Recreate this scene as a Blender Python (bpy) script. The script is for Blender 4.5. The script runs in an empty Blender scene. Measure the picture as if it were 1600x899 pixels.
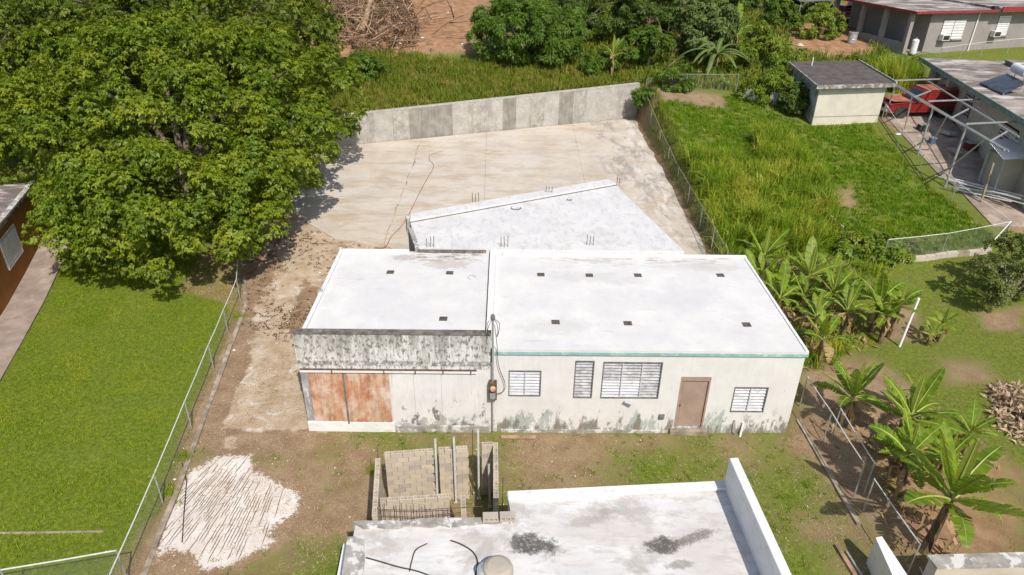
# Drone view over a white-roofed concrete house, its walled yard, banana gardens and neighbouring lots.
# All coordinates are metres: x to the right along the street facade, y away from the street, z up.
import bpy, math, random
import numpy as np
from mathutils import Vector, Matrix

sc = bpy.context.scene
col = sc.collection
rng = np.random.default_rng(7)
random.seed(7)

# ------------------------------------------------------------------ camera, sky, sun, exposure
LENS, PITCH, YAW, ROLL, CAM_LOC = 24.638, 28.980, 0.727, 0.911, (0.356, -16.566, 14.193)
cam_d = bpy.data.cameras.new('camera'); cam = bpy.data.objects.new('camera', cam_d); col.objects.link(cam)
cam_d.sensor_width = 36.0; cam_d.lens = LENS; cam_d.clip_start = 0.1; cam_d.clip_end = 2000
cp, sp, cy_, sy_ = (math.cos(math.radians(PITCH)), math.sin(math.radians(PITCH)), math.cos(math.radians(YAW)), math.sin(math.radians(YAW)))
fwd = Vector((sy_*cp, cy_*cp, -sp)); right0 = Vector((cy_, -sy_, 0)); up0 = right0.cross(fwd)
cr, sr = math.cos(math.radians(ROLL)), math.sin(math.radians(ROLL))
rgt = cr*right0 + sr*up0; upv = -sr*right0 + cr*up0
mw = Matrix((rgt, upv, -fwd)).transposed().to_4x4(); mw.translation = CAM_LOC
cam.matrix_world = mw
sc.camera = cam

SUN_DIR = Vector((-0.30, 0.80, -1.0)).normalized()
SUN_EL = math.asin(-SUN_DIR.z); SUN_AZ = math.atan2(-SUN_DIR.x, -SUN_DIR.y)
world = bpy.data.worlds.new('World'); sc.world = world; world.use_nodes = True
wn = world.node_tree.nodes; wl = world.node_tree.links
sky = wn.new('ShaderNodeTexSky'); sky.sky_type = 'NISHITA'; sky.sun_disc = False
sky.sun_elevation = SUN_EL; sky.sun_rotation = SUN_AZ; sky.air_density = 1.0; sky.dust_density = 2.0
wl.new(sky.outputs[0], wn['Background'].inputs[0]); wn['Background'].inputs[1].default_value = 0.11
sun_d = bpy.data.lights.new('sun', 'SUN'); sun = bpy.data.objects.new('sun', sun_d); col.objects.link(sun)
sun_d.energy = 3.9; sun_d.angle = math.radians(0.6); sun_d.color = (1.0, 0.94, 0.85)
sun.rotation_euler = SUN_DIR.to_track_quat('-Z', 'Y').to_euler(); sun.location = (10, -20, 40)
sc.view_settings.view_transform = 'Standard'; sc.view_settings.look = 'None'
sc.view_settings.gamma = 1.0; sc.view_settings.exposure = 0.24; sc.view_settings.use_curve_mapping = False

# ------------------------------------------------------------------ terrain shape
# TERRAIN-BEGIN
YARD = [(-13.0, 4.0), (-13.2, 25.0), (-10.6, 25.6), (9.5, 32.4), (9.75, 12.5), (9.4, 4.0)]
def sstep(a, b, x):
    t = np.clip((x-a)/(b-a), 0, 1); return t*t*(3-2*t)
def sdist(poly, X, Y):
    """signed distance to a polygon, positive inside"""
    d = np.full(X.shape, 1e9); ins = np.zeros(X.shape, bool); n = len(poly)
    for i in range(n):
        ax, ay = poly[i]; bx, by = poly[(i+1) % n]
        ex, ey = bx-ax, by-ay; wx, wy = X-ax, Y-ay
        t = np.clip((wx*ex+wy*ey)/(ex*ex+ey*ey+1e-12), 0, 1)
        d = np.minimum(d, (wx-ex*t)**2+(wy-ey*t)**2)
        c = (ay <= Y) != (by <= Y)
        with np.errstate(divide='ignore', invalid='ignore'):
            xi = ax+(Y-ay)/(by-ay+1e-12)*ex
        ins ^= c & (X < xi)
    return np.where(ins, 1, -1)*np.sqrt(d)
def terrain_height(X, Y):
    h = np.where(Y < 6, 0, np.where(Y < 10, 0.0175*(Y-6)**2, np.where(Y < 40, 0.28+0.14*(Y-10), np.where(Y < 70, 4.48+0.07*(Y-40), 6.58+0.03*(Y-70)))))
    h = h*(0.25+0.75*sstep(-30, -12, X)*1.0)
    yd = 0.035*np.maximum(0, Y-8)
    sd = sdist(YARD, X, Y)
    m = sstep(-0.75, 0.1, sd)
    # the cut field just behind the retaining wall lies a little below the wall top
    back = sstep(0.0, 0.4, (Y-25.6)-(X+10.6)*0.338)*sstep(14, 8, Y-25.6-(X+10.6)*0.338)*sstep(-16, -11, X)*sstep(12.5, 9, X)
    h = h-0.55*back
    return h*(1-m)+yd*m
# TERRAIN-END
def tz(x, y): return float(terrain_height(np.array([x], float), np.array([y], float))[0])

# ------------------------------------------------------------------ materials
MATS = {}
def nd(nt, t, **kw):
    n = nt.nodes.new(t)
    for k, v in kw.items(): setattr(n, k, v)
    return n
def noise(nt, vec, scale, detail=4, rough=0.6, dist=0.0, stretch=None):
    if stretch:
        mp = nd(nt, 'ShaderNodeMapping'); mp.inputs['Scale'].default_value = stretch; nt.links.new(vec, mp.inputs[0]); vec = mp.outputs[0]
    n = nd(nt, 'ShaderNodeTexNoise'); n.inputs['Scale'].default_value = scale; n.inputs['Detail'].default_value = detail
    n.inputs['Roughness'].default_value = rough; n.inputs['Distortion'].default_value = dist
    nt.links.new(vec, n.inputs['Vector']); return n.outputs[0]
def ramp(nt, fac, lo, hi, a=0.0, b=1.0):
    m = nd(nt, 'ShaderNodeMapRange'); m.interpolation_type = 'SMOOTHSTEP'
    for i, v in zip((1, 2, 3, 4), (lo, hi, a, b)): m.inputs[i].default_value = v
    nt.links.new(fac, m.inputs[0]); return m.outputs[0]
def math_(nt, op, a, b=None):
    m = nd(nt, 'ShaderNodeMath', operation=op)
    for i, v in enumerate((a, b)):
        if v is None: continue
        if isinstance(v, (int, float)): m.inputs[i].default_value = v
        else: nt.links.new(v, m.inputs[i])
    return m.outputs[0]
def mix(nt, fac, a, b):
    m = nd(nt, 'ShaderNodeMix', data_type='RGBA')
    if isinstance(fac, (int, float)): m.inputs[0].default_value = fac
    else: nt.links.new(fac, m.inputs[0])
    for i, v in ((6, a), (7, b)):
        if isinstance(v, tuple): m.inputs[i].default_value = (*v[:3], 1)
        else: nt.links.new(v, m.inputs[i])
    return m.outputs[2]
def newmat(name):
    m = bpy.data.materials.new(name); m.use_nodes = True; nt = m.node_tree
    return m, nt, nt.nodes['Principled BSDF']
def mat(name, base, var=0.12, scale=2.0, rough=0.85, bump=0.15, bscale=30, stains=(), metal=0.0, spec=0.3, island=0.0, coat=0.0, blobs=()):
    """procedural surface: base colour, cloudy variation, stains = (colour, scale, lo, hi, stretch, zrange, xrange, strength)"""
    if name in MATS: return MATS[name]
    m, nt, b = newmat(name)
    pos = nd(nt, 'ShaderNodeNewGeometry').outputs['Position']
    n1 = noise(nt, pos, scale, 5, 0.62)
    dark = tuple(c*(1-var*1.6) for c in base); lite = tuple(min(1, c*(1+var)) for c in base)
    c = mix(nt, ramp(nt, n1, 0.3, 0.7), dark, lite)
    if island:
        ri = nd(nt, 'ShaderNodeNewGeometry').outputs['Random Per Island']
        hs = nd(nt, 'ShaderNodeHueSaturation'); nt.links.new(c, hs.inputs['Color'])
        nt.links.new(ramp(nt, ri, 0, 1, 1-island, 1+island), hs.inputs['Value']); c = hs.outputs[0]
    for st in stains:
        colr, ssc, lo, hi = st[:4]; stretch = st[4] if len(st) > 4 else None
        f = ramp(nt, noise(nt, pos, ssc, 6, 0.68, 0.3, stretch), lo-0.045, hi-0.055)
        sep = None
        if len(st) > 9 and st[9]:
            sep = nd(nt, 'ShaderNodeSeparateXYZ'); nt.links.new(pos, sep.inputs[0]); sl, zr = st[9]
            f = ramp(nt, math_(nt, 'SUBTRACT', noise(nt, pos, ssc, 7, 0.7, 0.2, stretch), math_(nt, 'MULTIPLY', math_(nt, 'SUBTRACT', sep.outputs[2], zr), sl)), lo, hi)
        for k, ax in ((5, 2), (6, 0), (8, 1)):
            if len(st) > k and st[k]:
                if sep is None:
                    sep = nd(nt, 'ShaderNodeSeparateXYZ'); nt.links.new(pos, sep.inputs[0])
                f = math_(nt, 'MULTIPLY', f, ramp(nt, sep.outputs[ax], st[k][0], st[k][1]))
                if len(st[k]) > 2:
                    f = math_(nt, 'MULTIPLY', f, ramp(nt, sep.outputs[ax], st[k][2], st[k][3], 1, 0))
        if len(st) > 7 and st[7]: f = math_(nt, 'MULTIPLY', f, st[7])
        c = mix(nt, f, c, colr)
    if blobs:
        sp_ = nd(nt, 'ShaderNodeSeparateXYZ'); nt.links.new(pos, sp_.inputs[0]); nz = noise(nt, pos, 3.2, 6, 0.7); nz2 = noise(nt, pos, 16, 4, 0.7)
        for bx, by, rx, ry, ang, colr, stg in blobs:
            ca_, sa_ = math.cos(ang), math.sin(ang)
            dx, dy = math_(nt, 'SUBTRACT', sp_.outputs[0], bx), math_(nt, 'SUBTRACT', sp_.outputs[1], by)
            u = math_(nt, 'ADD', math_(nt, 'MULTIPLY', dx, ca_/rx), math_(nt, 'MULTIPLY', dy, sa_/rx))
            w = math_(nt, 'ADD', math_(nt, 'MULTIPLY', dx, -sa_/ry), math_(nt, 'MULTIPLY', dy, ca_/ry))
            r = math_(nt, 'SQRT', math_(nt, 'ADD', math_(nt, 'MULTIPLY', u, u), math_(nt, 'MULTIPLY', w, w)))
            r = math_(nt, 'ADD', r, math_(nt, 'MULTIPLY', math_(nt, 'SUBTRACT', nz, 0.5), 2.2)); r = math_(nt, 'ADD', r, math_(nt, 'MULTIPLY', math_(nt, 'SUBTRACT', nz2, 0.5), 1.2))
            c = mix(nt, math_(nt, 'MULTIPLY', math_(nt, 'MULTIPLY', ramp(nt, r, 1.0, 0.5), ramp(nt, nz2, 0.30, 0.52, 0.45, 1.0)), stg), c, colr)
    nt.links.new(c, b.inputs['Base Color'])
    b.inputs['Roughness'].default_value = rough; b.inputs['Metallic'].default_value = metal
    b.inputs['Specular IOR Level'].default_value = spec; b.inputs['Coat Weight'].default_value = coat
    if bump:
        bp = nd(nt, 'ShaderNodeBump'); bp.inputs['Strength'].default_value = bump; bp.inputs['Distance'].default_value = 0.02
        nt.links.new(noise(nt, pos, bscale, 4, 0.7), bp.inputs['Height']); nt.links.new(bp.outputs[0], b.inputs['Normal'])
    MATS[name] = m; return m
def leafmat(name, a, b_, c_, scale=0.5, trans=0.35, rough=0.5, spec=0.35):
    """leaf: colour varies per leaf and over the plant, with light through the blade"""
    if name in MATS: return MATS[name]
    m, nt, b = newmat(name)
    geo = nd(nt, 'ShaderNodeNewGeometry'); ri = geo.outputs['Random Per Island']
    base = mix(nt, ramp(nt, ri, 0.0, 0.9), a, b_)
    base = mix(nt, ramp(nt, noise(nt, geo.outputs['Position'], scale, 3), 0.42, 0.72, 0, 0.65), base, c_)
    base = mix(nt, ramp(nt, noise(nt, geo.outputs['Position'], scale*4.5, 4), 0.50, 0.66, 0, 0.45), base, a)
    nt.links.new(base, b.inputs['Base Color']); b.inputs['Roughness'].default_value = rough; b.inputs['Specular IOR Level'].default_value = spec
    tr = nd(nt, 'ShaderNodeBsdfTranslucent'); hs = nd(nt, 'ShaderNodeHueSaturation'); hs.inputs['Value'].default_value = 1.5; hs.inputs['Hue'].default_value = 0.485
    nt.links.new(base, hs.inputs['Color']); nt.links.new(hs.outputs[0], tr.inputs[0])
    ms = nd(nt, 'ShaderNodeMixShader'); ms.inputs[0].default_value = trans
    nt.links.new(b.outputs[0], ms.inputs[1]); nt.links.new(tr.outputs[0], ms.inputs[2])
    nt.links.new(ms.outputs[0], nt.nodes['Material Output'].inputs[0])
    MATS[name] = m; return m

ROOF_ST = [((0.555, 0.555, 0.565), 0.9, 0.45, 0.75, None, None, None, 0.7), ((0.36, 0.31, 0.26), 2.2, 0.62, 0.78, (0.6, 2.0, 1), None, None, 0.30), ((0.52, 0.50, 0.49), 7.0, 0.60, 0.75, None, None, None, 0.35)]
mat('roof_white', (0.645, 0.635, 0.62), 0.04, 1.2, 0.8, 0.25, 25, ROOF_ST + [((0.20, 0.14, 0.09), 3.0, 0.50, 0.66, (0.8, 2.4, 1), None, (-3.4, -2.6, -0.8, -0.3), 0.8, (4.9, 5.7)), ((0.30, 0.22, 0.15), 3.0, 0.52, 0.70, (0.5, 2.4, 1), None, (1.0, 3.0, 8.0, 8.8), 0.8, (4.9, 5.75))], blobs=[(1.9, 1.2, 1.5, .55, .1, (.50, .49, .475), .5), (6.2, 3.0, 1.6, .9, .3, (.53, .53, .54), .5), (3.4, 4.3, 1.9, .5, -.1, (.49, .475, .455), .45), (7.6, 5.2, 1.2, .45, .0, (.46, .43, .40), .5), (-3.6, 2.6, 1.3, .8, .4, (.53, .53, .54), .45), (-1.6, 5.1, 1.0, .45, .0, (.40, .34, .29), .6), (-3.2, 5.6, .5, .3, .0, (.36, .30, .25), .6)])
mat('annex_white', (0.635, 0.63, 0.625), 0.04, 1.0, 0.8, 0.3, 30, ROOF_ST + [((0.44, 0.415, 0.38), 3.0, 0.5, 0.72, (1.6, 0.7, 1), None, None, 0.5)])
mat('near_roof', (0.655, 0.645, 0.63), 0.05, 1.0, 0.8, 0.3, 22, ROOF_ST + [((0.30, 0.265, 0.23), 1.1, 0.55, 0.72, None, None, None, 0.6), ((0.40, 0.37, 0.34), 4.0, 0.54, 0.70, (0.6, 1.5, 1), None, None, 0.5), ((0.48, 0.43, 0.38), 0.8, 0.47, 0.7, (0.5, 1.4, 1), None, None, 0.5)], blobs=[
    (*(0.98, -6.79), 0.62, 0.34, -0.15, (0.085, 0.078, 0.07), 0.95), (*(3.58, -6.78), 0.42, 0.26, 0.1, (0.085, 0.078, 0.07), 0.95), (*(4.27, -6.59), 0.55, 0.16, 0.35, (0.17, 0.15, 0.13), 0.85),
    (*(3.80, -7.25), 0.32, 0.12, 0.2, (0.2, 0.18, 0.16), 0.7), (*(2.16, -6.18), 0.6, 0.16, 0.25, (0.34, 0.3, 0.27), 0.6), (*(2.59, -5.92), 0.3, 0.12, 0.1, (0.3, 0.24, 0.2), 0.6), (*(-1.97, -6.95), 0.5, 0.14, 0.2, (0.45, 0.4, 0.36), 0.6)])
mat('roof_mould', (0.13, 0.125, 0.12), 0.25, 9, 0.95, 0.4, 60, [((0.5, 0.49, 0.47), 8.0, 0.5, 0.66, None, None, None, 0.8)])
mat('parapet_white', (0.72, 0.715, 0.70), 0.05, 1.5, 0.8, 0.15, 30, [((0.45, 0.44, 0.42), 3.0, 0.58, 0.75, (1, 1, 2.5), None, None, 0.6)])
mat('raw_concrete', (0.36, 0.34, 0.31), 0.18, 2.5, 0.92, 0.4, 30, [((0.16, 0.15, 0.13), 2.2, 0.52, 0.72, None, None, None, 0.7), ((0.62, 0.61, 0.59), 2.6, 0.56, 0.63, None, None, None, 0.9)])
mat('house_wall', (0.665, 0.655, 0.64), 0.04, 1.4, 0.85, 0.15, 35, [
    ((0.56, 0.53, 0.47), 2.2, 0.48, 0.75, (1.5, 1, 0.6), None, None, 0.3),
    ((0.33, 0.37, 0.34), 1.6, 0.45, 0.51, (1.2, 1, 0.5), None, None, 0.8, None, (0.17, 0.10)),
    ((0.16, 0.16, 0.14), 3.0, 0.45, 0.55, (1.4, 1, 0.5), None, None, 0.85, None, (0.18, 0.12)),
    ((0.24, 0.19, 0.14), 2.3, 0.48, 0.56, (1.8, 1, 0.4), None, None, 0.7, None, (0.30, 0.12)),
    ((0.26, 0.24, 0.22), 7.0, 0.71, 0.75, (1.2, 1, 1.0), None, None, 0.8), ((0.50, 0.48, 0.44), 3.0, 0.48, 0.64, (3.0, 1, 0.25), None, None, 0.22, None, (-0.04, 2.8))])
mat('house_side', (0.66, 0.66, 0.62), 0.06, 1.4, 0.85, 0.15, 35, [((0.25, 0.25, 0.23), 3.0, 0.50, 0.62, None, (0.9, 0.1), None, 0.8)])
mat('garage_wall', (0.67, 0.66, 0.645), 0.05, 1.4, 0.85, 0.15, 35, [
    ((0.38, 0.38, 0.36), 1.8, 0.47, 0.53, (1.0, 1, 0.7), None, (-3.0, -2.4), 0.9, None, (0.14, 0.15)),
    ((0.15, 0.155, 0.15), 3.0, 0.49, 0.55, (1.1, 1, 0.7), None, (-3.0, -2.4), 0.9, None, (0.11, 0.15)),
    ((0.30, 0.36, 0.36), 2.2, 0.52, 0.66, None, (1.0, 0.1), (-1.5, -0.2), 0.7),
    ((0.50, 0.33, 0.22), 5.0, 0.60, 0.72, (3, 1, 0.25), None, None, 0.4)])
mat('garage_parapet', (0.66, 0.65, 0.62), 0.06, 1.6, 0.9, 0.25, 40, [
    ((0.31, 0.30, 0.275), 1.5, 0.31, 0.60, (2.6, 1, 0.35), None, None, 0.9, None, (-0.13, 3.5)),
    ((0.21, 0.205, 0.19), 5.0, 0.45, 0.66, (2.2, 1, 0.4), None, None, 0.7, None, (-0.08, 3.3)), ((0.17, 0.17, 0.16), 6.0, 0.50, 0.60, (1.0, 1, 1.0), (2.62, 2.56, 2.44, 2.40), None, 0.7),
    ((0.10, 0.10, 0.09), 9.0, 0.56, 0.64, (1.2, 1, 0.7), None, None, 0.75),
    ((0.33, 0.32, 0.28), 1.6, 0.56, 0.72, None, (2.8, 3.4), None, 0.5)])
mat('cap_dark', (0.16, 0.145, 0.13), 0.3, 5, 0.95, 0.4, 40, [((0.35, 0.33, 0.3), 6.0, 0.6, 0.7, None, None, None, 0.6)])
mat('rust_sheet', (0.60, 0.46, 0.35), 0.12, 2.0, 0.75, 0.2, 30, [
    ((0.46, 0.19, 0.075), 1.3, 0.36, 0.74, (1.0, 1, 0.8), None, None, 0.8),
    ((0.31, 0.095, 0.035), 2.0, 0.48, 0.74, (1.2, 1, 0.7), None, None, 0.75), ((0.30, 0.10, 0.04), 6.0, 0.52, 0.70, (3.0, 1, 0.3), None, None, 0.5),
    ((0.68, 0.60, 0.52), 1.5, 0.54, 0.74, (1.2, 1, 0.8), None, None, 0.6)], spec=0.2)
mat('grey_pilaster', (0.34, 0.33, 0.33), 0.2, 2.5, 0.9, 0.2, 40, [((0.62, 0.6, 0.58), 3, 0.55, 0.7, (2, 1, 0.5), None, None, 0.8)])
mat('teal_paint', (0.26, 0.46, 0.42), 0.12, 4, 0.8, 0.1, 30, [((0.6, 0.62, 0.6), 4, 0.58, 0.7, None, None, None, 0.8)])
mat('louvre', (0.52, 0.53, 0.55), 0.08, 3, 0.55, 0.05, 40, [((0.26, 0.25, 0.25), 5, 0.56, 0.74, (1, 1, 2.2), None, None, 0.6)], spec=0.4)
mat('louvre_grimy', (0.42, 0.42, 0.43), 0.15, 3, 0.6, 0.05, 40, [((0.16, 0.15, 0.15), 4, 0.5, 0.7, (1, 1, 2.2), None, None, 0.7)], spec=0.4)
mat('dark_frame', (0.16, 0.16, 0.16), 0.2, 4, 0.7, 0.1)
mat('dark_gap', (0.015, 0.015, 0.015), 0.1, 4, 0.9, 0)
mat('door_brown', (0.34, 0.245, 0.195), 0.08, 2.0, 0.7, 0.08, 30, [((0.42, 0.33, 0.27), 3, 0.6, 0.74, (2, 1, 0.6), None, None, 0.5)])
mat('door_step', (0.30, 0.25, 0.19), 0.25, 3, 0.95, 0.4, 25)
mat('vent_dark', (0.12, 0.10, 0.085), 0.4, 14, 0.9, 0.3, 60)
mat('rusty_bar', (0.16, 0.10, 0.07), 0.3, 10, 0.85, 0.2, 60, metal=0.3)
mat('galv', (0.48, 0.49, 0.49), 0.12, 6, 0.5, 0.1, 60, metal=0.5, spec=0.5)
mat('galv_pale', (0.66, 0.66, 0.64), 0.08, 6, 0.55, 0.1, 60, metal=0.15, spec=0.5)
mat('white_pvc', (0.82, 0.82, 0.80), 0.04, 6, 0.5, 0)
mat('black_cable', (0.03, 0.03, 0.03), 0.2, 6, 0.7, 0)
mat('orange_hose', (0.34, 0.17, 0.10), 0.2, 6, 0.7, 0)
mat('retain_a', (0.37, 0.35, 0.31), 0.14, 1.8, 0.92, 0.25, 30, [((0.24, 0.22, 0.19), 2.5, 0.5, 0.75, (2.5, 2.5, 0.4), None, None, 0.6), ((0.55, 0.53, 0.49), 6, 0.56, 0.7, (1, 1, 0.7), None, None, 0.6)])
mat('retain_b', (0.29, 0.27, 0.235), 0.14, 1.8, 0.92, 0.25, 30, [((0.17, 0.155, 0.13), 2.5, 0.5, 0.75, (3, 3, 0.35), None, None, 0.7)])
mat('retain_c', (0.43, 0.41, 0.375), 0.10, 1.8, 0.92, 0.25, 30, [((0.27, 0.25, 0.22), 8, 0.55, 0.72, (0.7, 0.7, 1.5), None, None, 0.6), ((0.30, 0.28, 0.25), 2.2, 0.56, 0.75, (2.5, 2.5, 0.4), None, None, 0.5)])
mat('yard_slab', (0.51, 0.45, 0.375), 0.08, 0.5, 0.9, 0.25, 25, [
    ((0.55, 0.51, 0.455), 0.35, 0.47, 0.68, None, None, None, 0.8),
    ((0.43, 0.335, 0.22), 0.8, 0.56, 0.70, (0.6, 1.6, 1), None, None, 0.7), ((0.36, 0.29, 0.22), 0.6, 0.55, 0.70, (0.5, 1.8, 1), None, None, 0.5),
    ((0.30, 0.265, 0.235), 0.9, 0.52, 0.66, (1.4, 0.6, 1), None, (5.0, 7.0), 0.8),
    ((0.66, 0.63, 0.58), 1.1, 0.55, 0.68, (1.6, 0.5, 1), None, (6.5, 9.0), 0.7),
    ((0.35, 0.29, 0.23), 6, 0.62, 0.72, None, None, None, 0.5)])
mat('block', (0.50, 0.43, 0.34), 0.06, 3, 0.95, 0.4, 60, island=0.12)
mat('block_pale', (0.55, 0.47, 0.365), 0.06, 3, 0.95, 0.4, 60)
mat('block_grey', (0.42, 0.37, 0.31), 0.06, 3, 0.95, 0.4, 60)
mat('mortar', (0.20, 0.165, 0.13), 0.15, 8, 0.95, 0.3, 60)
mat('walkway', (0.33, 0.26, 0.22), 0.15, 1.2, 0.9, 0.25, 30, [((0.2, 0.15, 0.12), 1.8, 0.55, 0.75, None, None, None, 0.6), ((0.48, 0.41, 0.36), 1.3, 0.58, 0.72, None, None, None, 0.6)])
mat('driveway', (0.34, 0.27, 0.22), 0.18, 0.9, 0.92, 0.3, 30, [((0.2, 0.14, 0.10), 1.0, 0.5, 0.7, None, None, None, 0.6), ((0.50, 0.44, 0.38), 1.3, 0.58, 0.7, None, None, None, 0.6)])
mat('orange_wall', (0.36, 0.155, 0.04), 0.08, 1.4, 0.85, 0.12, 30)
mat('kerb', (0.36, 0.30, 0.235), 0.25, 3, 0.95, 0.4, 30, [((0.2, 0.16, 0.11), 2.0, 0.5, 0.7, None, None, None, 0.8)])
mat('bark', (0.17, 0.135, 0.10), 0.3, 5, 0.95, 0.5, 25)
mat('pale_bark', (0.34, 0.27, 0.20), 0.2, 5, 0.95, 0.4, 25)
mat('deadwood', (0.29, 0.20, 0.125), 0.3, 2, 0.95, 0.4, 25, island=0.5)
mat('litter', (0.40, 0.26, 0.15), 0.3, 4, 0.95, 0.1, 25, island=0.5)
mat('hut_wall', (0.60, 0.56, 0.47), 0.06, 1.4, 0.85, 0.12, 30)
mat('hut_side_shaded', (0.50, 0.48, 0.44), 0.12, 1.4, 0.85, 0.12, 30, [((0.2, 0.19, 0.17), 2.5, 0.52, 0.64, None, None, None, 0.8)])  # darker, greyer hut wall: the left side's shade in the colour, plus stains
mat('hut_roof', (0.10, 0.085, 0.08), 0.2, 1.6, 0.95, 0.3, 30, [((0.17, 0.15, 0.13), 3, 0.55, 0.72, None, None, None, 0.6)])
mat('hut_fascia', (0.40, 0.38, 0.35), 0.2, 3, 0.95, 0.3, 30, [((0.15, 0.13, 0.11), 4, 0.5, 0.6, None, None, None, 0.85)])
mat('grey_house', (0.29, 0.265, 0.25), 0.06, 1.2, 0.85, 0.1, 30)
mat('red_fascia', (0.27, 0.04, 0.045), 0.12, 3, 0.6, 0.1, 30)
mat('stained_roof', (0.33, 0.285, 0.255), 0.2, 0.8, 0.95, 0.3, 20, [((0.13, 0.11, 0.10), 0.45, 0.48, 0.60, (0.6, 1.4, 1), None, None, 0.85), ((0.58, 0.55, 0.53), 0.7, 0.56, 0.68, (0.5, 1.5, 1), None, None, 0.8)])
mat('beige_wall', (0.50, 0.45, 0.38), 0.08, 1.4, 0.85, 0.12, 30)
mat('green_fascia', (0.20, 0.26, 0.22), 0.2, 3, 0.85, 0.1, 30, [((0.4, 0.4, 0.36), 4, 0.55, 0.68, None, None, None, 0.7)])
mat('solar_glass', (0.06, 0.065, 0.075), 0.2, 2, 0.25, 0, spec=0.6)
mat('truck_red', (0.20, 0.018, 0.014), 0.12, 1.5, 0.35, 0.02, 30, coat=0.4, spec=0.5)
mat('truck_faded', (0.36, 0.11, 0.06), 0.2, 2.5, 0.6, 0.05, 30, [((0.45, 0.22, 0.13), 2, 0.5, 0.7, None, None, None, 0.8)])
mat('orange_paint', (0.42, 0.075, 0.02), 0.12, 1.5, 0.45, 0.02, 30, coat=0.3)
mat('car_glass', (0.03, 0.035, 0.04), 0.1, 2, 0.12, 0, spec=0.7)
mat('rubber', (0.025, 0.025, 0.025), 0.2, 5, 0.85, 0.1)
mat('rim', (0.42, 0.40, 0.37), 0.1, 5, 0.4, 0, metal=0.6)
mat('dark_stuff', (0.05, 0.045, 0.04), 0.3, 3, 0.85, 0.1)
mat('plastic_white', (0.72, 0.72, 0.72), 0.06, 3, 0.55, 0)
mat('maroon', (0.16, 0.03, 0.03), 0.15, 3, 0.7, 0)
mat('tarp', (0.16, 0.16, 0.18), 0.15, 2, 0.75, 0.1)
mat('blue_plastic', (0.05, 0.14, 0.30), 0.1, 3, 0.5, 0)
mat('dark_litter', (0.10, 0.062, 0.035), 0.3, 4, 0.95, 0, island=0.6)
mat('straw', (0.40, 0.31, 0.18), 0.2, 4, 0.9, 0, island=0.4)
mat('furrow', (0.20, 0.16, 0.125), 0.25, 4, 0.95, 0)
mat('white_caliche_rock', (0.66, 0.62, 0.57), 0.15, 6, 0.95, 0.3)
leafmat('leaf_big', (0.055, 0.11, 0.008), (0.195, 0.265, 0.012), (0.33, 0.37, 0.026), 0.55, 0.3)
leafmat('leaf_back', (0.06, 0.11, 0.010), (0.155, 0.205, 0.016), (0.24, 0.25, 0.03), 0.45, 0.3)
leafmat('leaf_mango', (0.05, 0.115, 0.012), (0.125, 0.22, 0.02), (0.22, 0.30, 0.04), 0.8)
leafmat('leaf_dark', (0.05, 0.10, 0.014), (0.11, 0.18, 0.026), (0.17, 0.22, 0.045), 0.7)
leafmat('leaf_pale', (0.08, 0.13, 0.03), (0.16, 0.22, 0.055), (0.27, 0.31, 0.12), 0.8)
leafmat('leaf_bright', (0.11, 0.185, 0.016), (0.20, 0.28, 0.026), (0.31, 0.33, 0.045), 0.8)
leafmat('leaf_citrus', (0.085, 0.125, 0.025), (0.17, 0.205, 0.045), (0.29, 0.29, 0.10), 1.0)
leafmat('banana_leaf', (0.11, 0.20, 0.012), (0.19, 0.29, 0.016), (0.29, 0.34, 0.026), 0.9, 0.35, 0.5, 0.3)
leafmat('banana_young', (0.20, 0.26, 0.035), (0.23, 0.29, 0.04), (0.27, 0.30, 0.05), 0.6, 0.4, 0.4, 0.45)
mat('midrib', (0.34, 0.38, 0.10), 0.1, 3, 0.5, 0)
mat('banana_stem', (0.20, 0.145, 0.075), 0.3, 6, 0.8, 0.3, 30, [((0.07, 0.045, 0.03), 5, 0.5, 0.62, (2, 2, 0.5), None, None, 0.8), ((0.17, 0.2, 0.06), 3, 0.58, 0.7, None, None, None, 0.6)])
leafmat('lawn_blade', (0.135, 0.225, 0.004), (0.25, 0.335, 0.007), (0.40, 0.405, 0.02), 0.6, 0.3, 0.6, 0.2)
leafmat('slope_blade', (0.09, 0.20, 0.006), (0.175, 0.30, 0.010), (0.27, 0.34, 0.02), 0.5, 0.3, 0.6, 0.2)
leafmat('yard_blade', (0.17, 0.20, 0.03), (0.27, 0.26, 0.075), (0.34, 0.28, 0.12), 0.6, 0.3, 0.6, 0.2)
leafmat('cane_blade', (0.13, 0.23, 0.012), (0.26, 0.36, 0.022), (0.58, 0.54, 0.08), 0.7, 0.35, 0.5, 0.3)
leafmat('field_blade', (0.13, 0.19, 0.016), (0.23, 0.26, 0.03), (0.40, 0.31, 0.085), 0.6, 0.35, 0.55, 0.25)
leafmat('heap_leaf', (0.36, 0.25, 0.16), (0.56, 0.44, 0.32), (0.52, 0.42, 0.26), 0.8, 0.2, 0.8, 0.15)
leafmat('dry_leaf', (0.24, 0.15, 0.07), (0.40, 0.28, 0.15), (0.46, 0.34, 0.16), 0.8, 0.2, 0.7, 0.2)

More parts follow.
